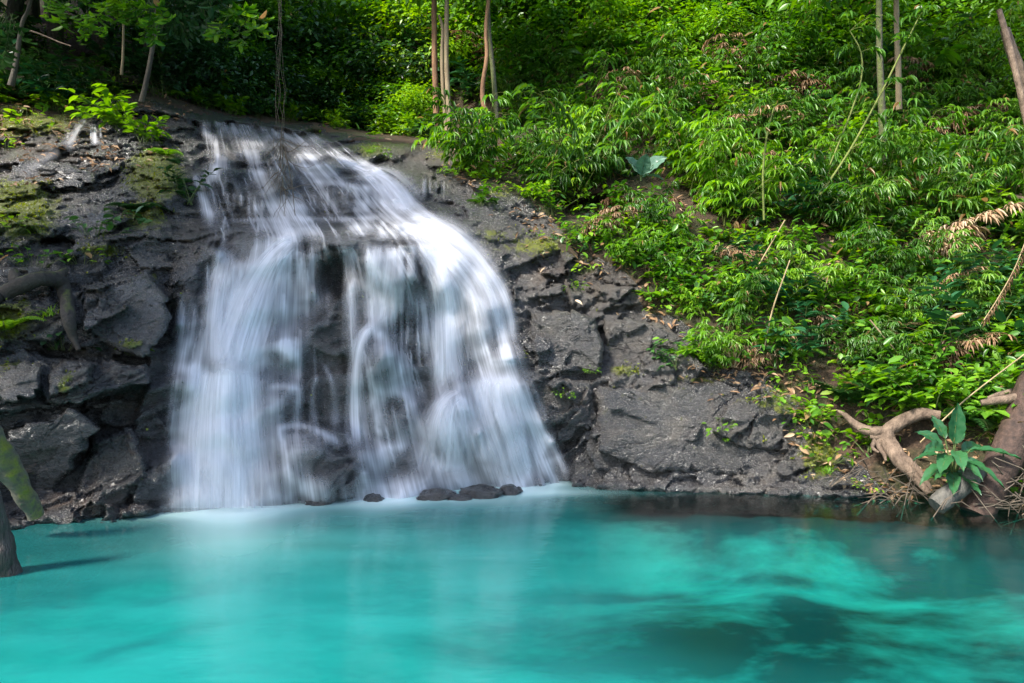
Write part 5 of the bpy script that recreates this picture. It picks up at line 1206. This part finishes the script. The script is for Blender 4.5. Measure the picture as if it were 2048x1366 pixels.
def boulder(px, py, Y, rx, ry, rz, seed, label, cat="boulder"):
    th = np.linspace(0, np.pi, 34); ph = np.linspace(0, 2 * np.pi, 61)[:-1]
    T, Pp = np.meshgrid(th, ph, indexing='ij'); u = np.stack([np.sin(T) * np.cos(Pp), np.sin(T) * np.sin(Pp), np.cos(T)], -1).reshape(-1, 3)
    f1, f2, ce, ci = worley(u * 1.5 + seed, 400 + seed)
    r = 1 + .26 * (hsh(ci[:, 0], ci[:, 1], ci[:, 2], seed) - .5) + .45 * (fbm(u * 2 + seed, 4, seed) - .5)
    V = u * r[:, None] * np.array([rx, ry, rz]); n = 60
    j, i = np.mgrid[0:33, 0:n]; q = np.stack([j * n + i, (j + 1) * n + i, (j + 1) * n + (i + 1) % n, j * n + (i + 1) % n], -1).reshape(-1, 4)
    me = mesh_np("boulder", V, [q], [M['rock']], attrs=dict(wet=np.ones(len(V)), moss=np.zeros(len(V)), brown=np.zeros(len(V)), crack=np.maximum((f2 - f1 < .05) * .8, .5)), smooth=True)
    return props(obj("boulder", me, None, P(px, py, Y)), label, cat)
boulder(812, 952, 8.45, .2, .2, .18, 1, "rounded dark boulder in the foam between the two lower falls")
boulder(878, 992, 8.12, .2, .2, .08, 2, "low wet boulder, left of the two in the foam at the fall's foot")
boulder(962, 988, 8.15, .24, .2, .09, 3, "low wet boulder, right of the two in the foam at the fall's foot")
boulder(918, 999, 8.02, .16, .14, .06, 4, "small flat stone in front between the two foot boulders")
boulder(748, 1000, 7.95, .10, .12, .07, 6, "small wet stone in the foam under the middle strands")
boulder(1020, 984, 8.3, .13, .14, .08, 7, "small wet stone at the foot of the right fan")
boulder(848, 1000, 7.98, .09, .1, .05, 8, "smallest wet stone left of the foot boulders")
boulder(640, 1002, 7.8, .14, .15, .08, 5, "small dark stone at the waterline below the middle outcrop")
def slab(poly, off, tx, ty, label, wetv=.85, seed=0, thick=.5):
    """an angular block of rock: a nearly flat front face with worn edges, running back into the bank"""
    poly = np.asarray(poly, float); c0 = poly.mean(0); n = len(poly); per = []
    for k in range(n):
        a, b = poly[k], poly[(k + 1) % n]; m = max(4, int(np.hypot(*(b - a)) / 5))
        for q in range(m): per.append(a + (b - a) * q / m)
    per = np.array(per); per = per + (fbm(np.stack([per[:, 0] / 18, per[:, 1] / 18, 0 * per[:, 0] + seed], -1), 4, 600 + seed)[:, None] - .5) * 26 + (vnoise(np.stack([per[:, 0] / 6, per[:, 1] / 6, 0 * per[:, 0] + seed], -1), 610)[:, None] - .5) * 5
    m = len(per); Yc = samp(D, c0[0], c0[1]) - off * .55; V, W = [], []
    for r, back in [(q / 16, 0.0) for q in range(1, 15)] + [(.90, .012), (.94, .03), (.975, .06), (1.0, .11), (1.0, .2), (.97, thick)]:
        p = c0 + (per - c0) * r; Yd = Yc + tx * (p[:, 0] - c0[0]) + ty * (p[:, 1] - c0[1]) + back
        V.append(P(p[:, 0], p[:, 1], Yd))
    V = np.concatenate([P(c0[0], c0[1], Yc)[None]] + V); q = strat(V, 1, 1)
    f1, f2, ce, ci = worley(q * [2.0, 2, 3.6] + seed, 640 + seed); hh = (hsh(ci[:, 0], ci[:, 1], ci[:, 2], 650) - .5) * .09 + (fbm(q * [1.8, 1.8, 3], 3, 655 + seed) - .5) * .16 + (1 - np.abs(2 * fbm(q * [5, 5, 15.], 4, 660 + seed, .62) - 1)) * -.05 + (fbm(q * [12, 12, 22.], 4, 670 + seed, .6) - .5) * .03
    V[:, 1] += hh; root = P(c0[0], c0[1], Yc); R_ = (len(V) - 1) // m; ids = np.arange(m)
    tri = np.stack([np.zeros(m, int), 1 + ids, 1 + (ids + 1) % m], -1)
    quads = np.concatenate([np.stack([1 + a * m + ids, 1 + (a + 1) * m + ids, 1 + (a + 1) * m + (ids + 1) % m, 1 + a * m + (ids + 1) % m], -1) for a in range(R_ - 1)])
    z = np.zeros(len(V)); me = mesh_np("wet_rock", V - root, [tri, quads], [M['rock']], attrs=dict(wet=z + wetv, moss=z + .12, brown=z, crack=(f2 - f1 < .03) * .5))
    return props(obj("wet_rock", me, None, root), label, "rock")
slab([(165, 575), (235, 556), (300, 545), (345, 600), (330, 660), (295, 712), (215, 690), (160, 660)], .16, -.0004, -.0042, "large tilted wet slab right of the crooked dead branch", 1.0, 1)
slab([(95, 800), (92, 745), (130, 718), (220, 722), (300, 728), (298, 758), (220, 782), (150, 808)], .22, .0006, -.0065, "pale topped wet slab in the middle of the left bank", .95, 2)
slab([(-20, 740), (60, 722), (100, 730), (84, 790), (40, 800), (-20, 790)], .20, .0004, -.005, "smaller wet slab at the left edge below the crooked dead branch", .7, 3)
slab([(195, 885), (262, 852), (296, 930), (268, 985), (238, 1012), (170, 1022), (196, 950)], .16, -.0012, -.0022, "ribbed wet rock at the pool edge left of the fall", .85, 4)
slab([(105, 470), (120, 445), (190, 425), (270, 440), (215, 462), (160, 482)], .14, .0004, -.006, "flat topped dark slab under the mossy shoulder", .8, 5)
slab([(-30, 880), (60, 850), (150, 820), (200, 850), (160, 930), (90, 1010), (20, 1030), (-30, 1000)], .08, .0006, .0030, "big dark undercut block above the left waterline", 1.0, 6)
slab([(1062, 622), (1125, 622), (1190, 636), (1204, 700), (1200, 746), (1130, 742), (1070, 738)], .10, .0003, -.0014, "upper of two cracked blocks right of the fall", .55, 7)
slab([(1056, 758), (1120, 754), (1182, 762), (1192, 830), (1180, 862), (1090, 850)], .09, .0003, -.0012, "lower of two cracked blocks right of the fall", .65, 8)
slab([(1210, 640), (1300, 640), (1385, 690), (1396, 740), (1300, 748), (1208, 744)], .08, .0003, -.0022, "brownish block on the right under the undergrowth", .2, 9)
slab([(1195, 775), (1300, 764), (1420, 762), (1500, 770), (1580, 838), (1635, 920), (1500, 948), (1300, 942), (1200, 905)], .04, .0004, -.0030, "long low dark ledge at the waterline right of the fall", .85, 11)
slab([(30, 330), (110, 322), (190, 345), (180, 372), (90, 380), (20, 365)], .16, .0003, -.009, "dark flat slab below the small side cascade", .8, 10)
FL = [(1362, 914, 0), (1384, 917, 1), (1374, 905, 2), (1436, 893, 3), (1446, 884, 4), (1590, 868, 5), (1598, 895, 6), (1612, 938, 7), (1215, 803, 8), (1150, 600, 9), (1336, 862, 10), (1520, 925, 11), (1565, 905, 12), (1688, 955, 13), (300, 372, 14)]
WHERE = ["lowest left on the grey ledge", "beside the lowest one on the grey ledge", "above its two neighbours on the grey ledge", "left below the bright green tuft", "right below the bright green tuft", "at the sloping end of the ledge", "under the sloping end's herb clump", "near the mossy end of the ledge",
         "alone on the rock right of the fall", "on the dry rock high right of the fall", "high on the grey ledge", "on the lower lip of the ledge", "between tuft and mossy end of the ledge", "by the waterline before the driftwood", "on the mossy left shoulder"]
for (px, py, k) in FL:
    g = G(); g.leaves([0, 0, 0], [random.gauss(0, 1), random.gauss(-.3, .5), random.gauss(-.6, .4)], [random.gauss(0, .2), -.85, .5], .14, .05, TE, .95 if k not in (8, 14) else .5, 1)
    o = props(obj("fallen_leaf", g.mesh("fallen_leaf", [L_['twig'], L_['litter']]), None, surf(px, py, .05)), ("pale dead leaf " if k not in (8, 14) else "orange brown dead leaf ") + WHERE[k], "leaf", "single dead leaves lying on the rock")
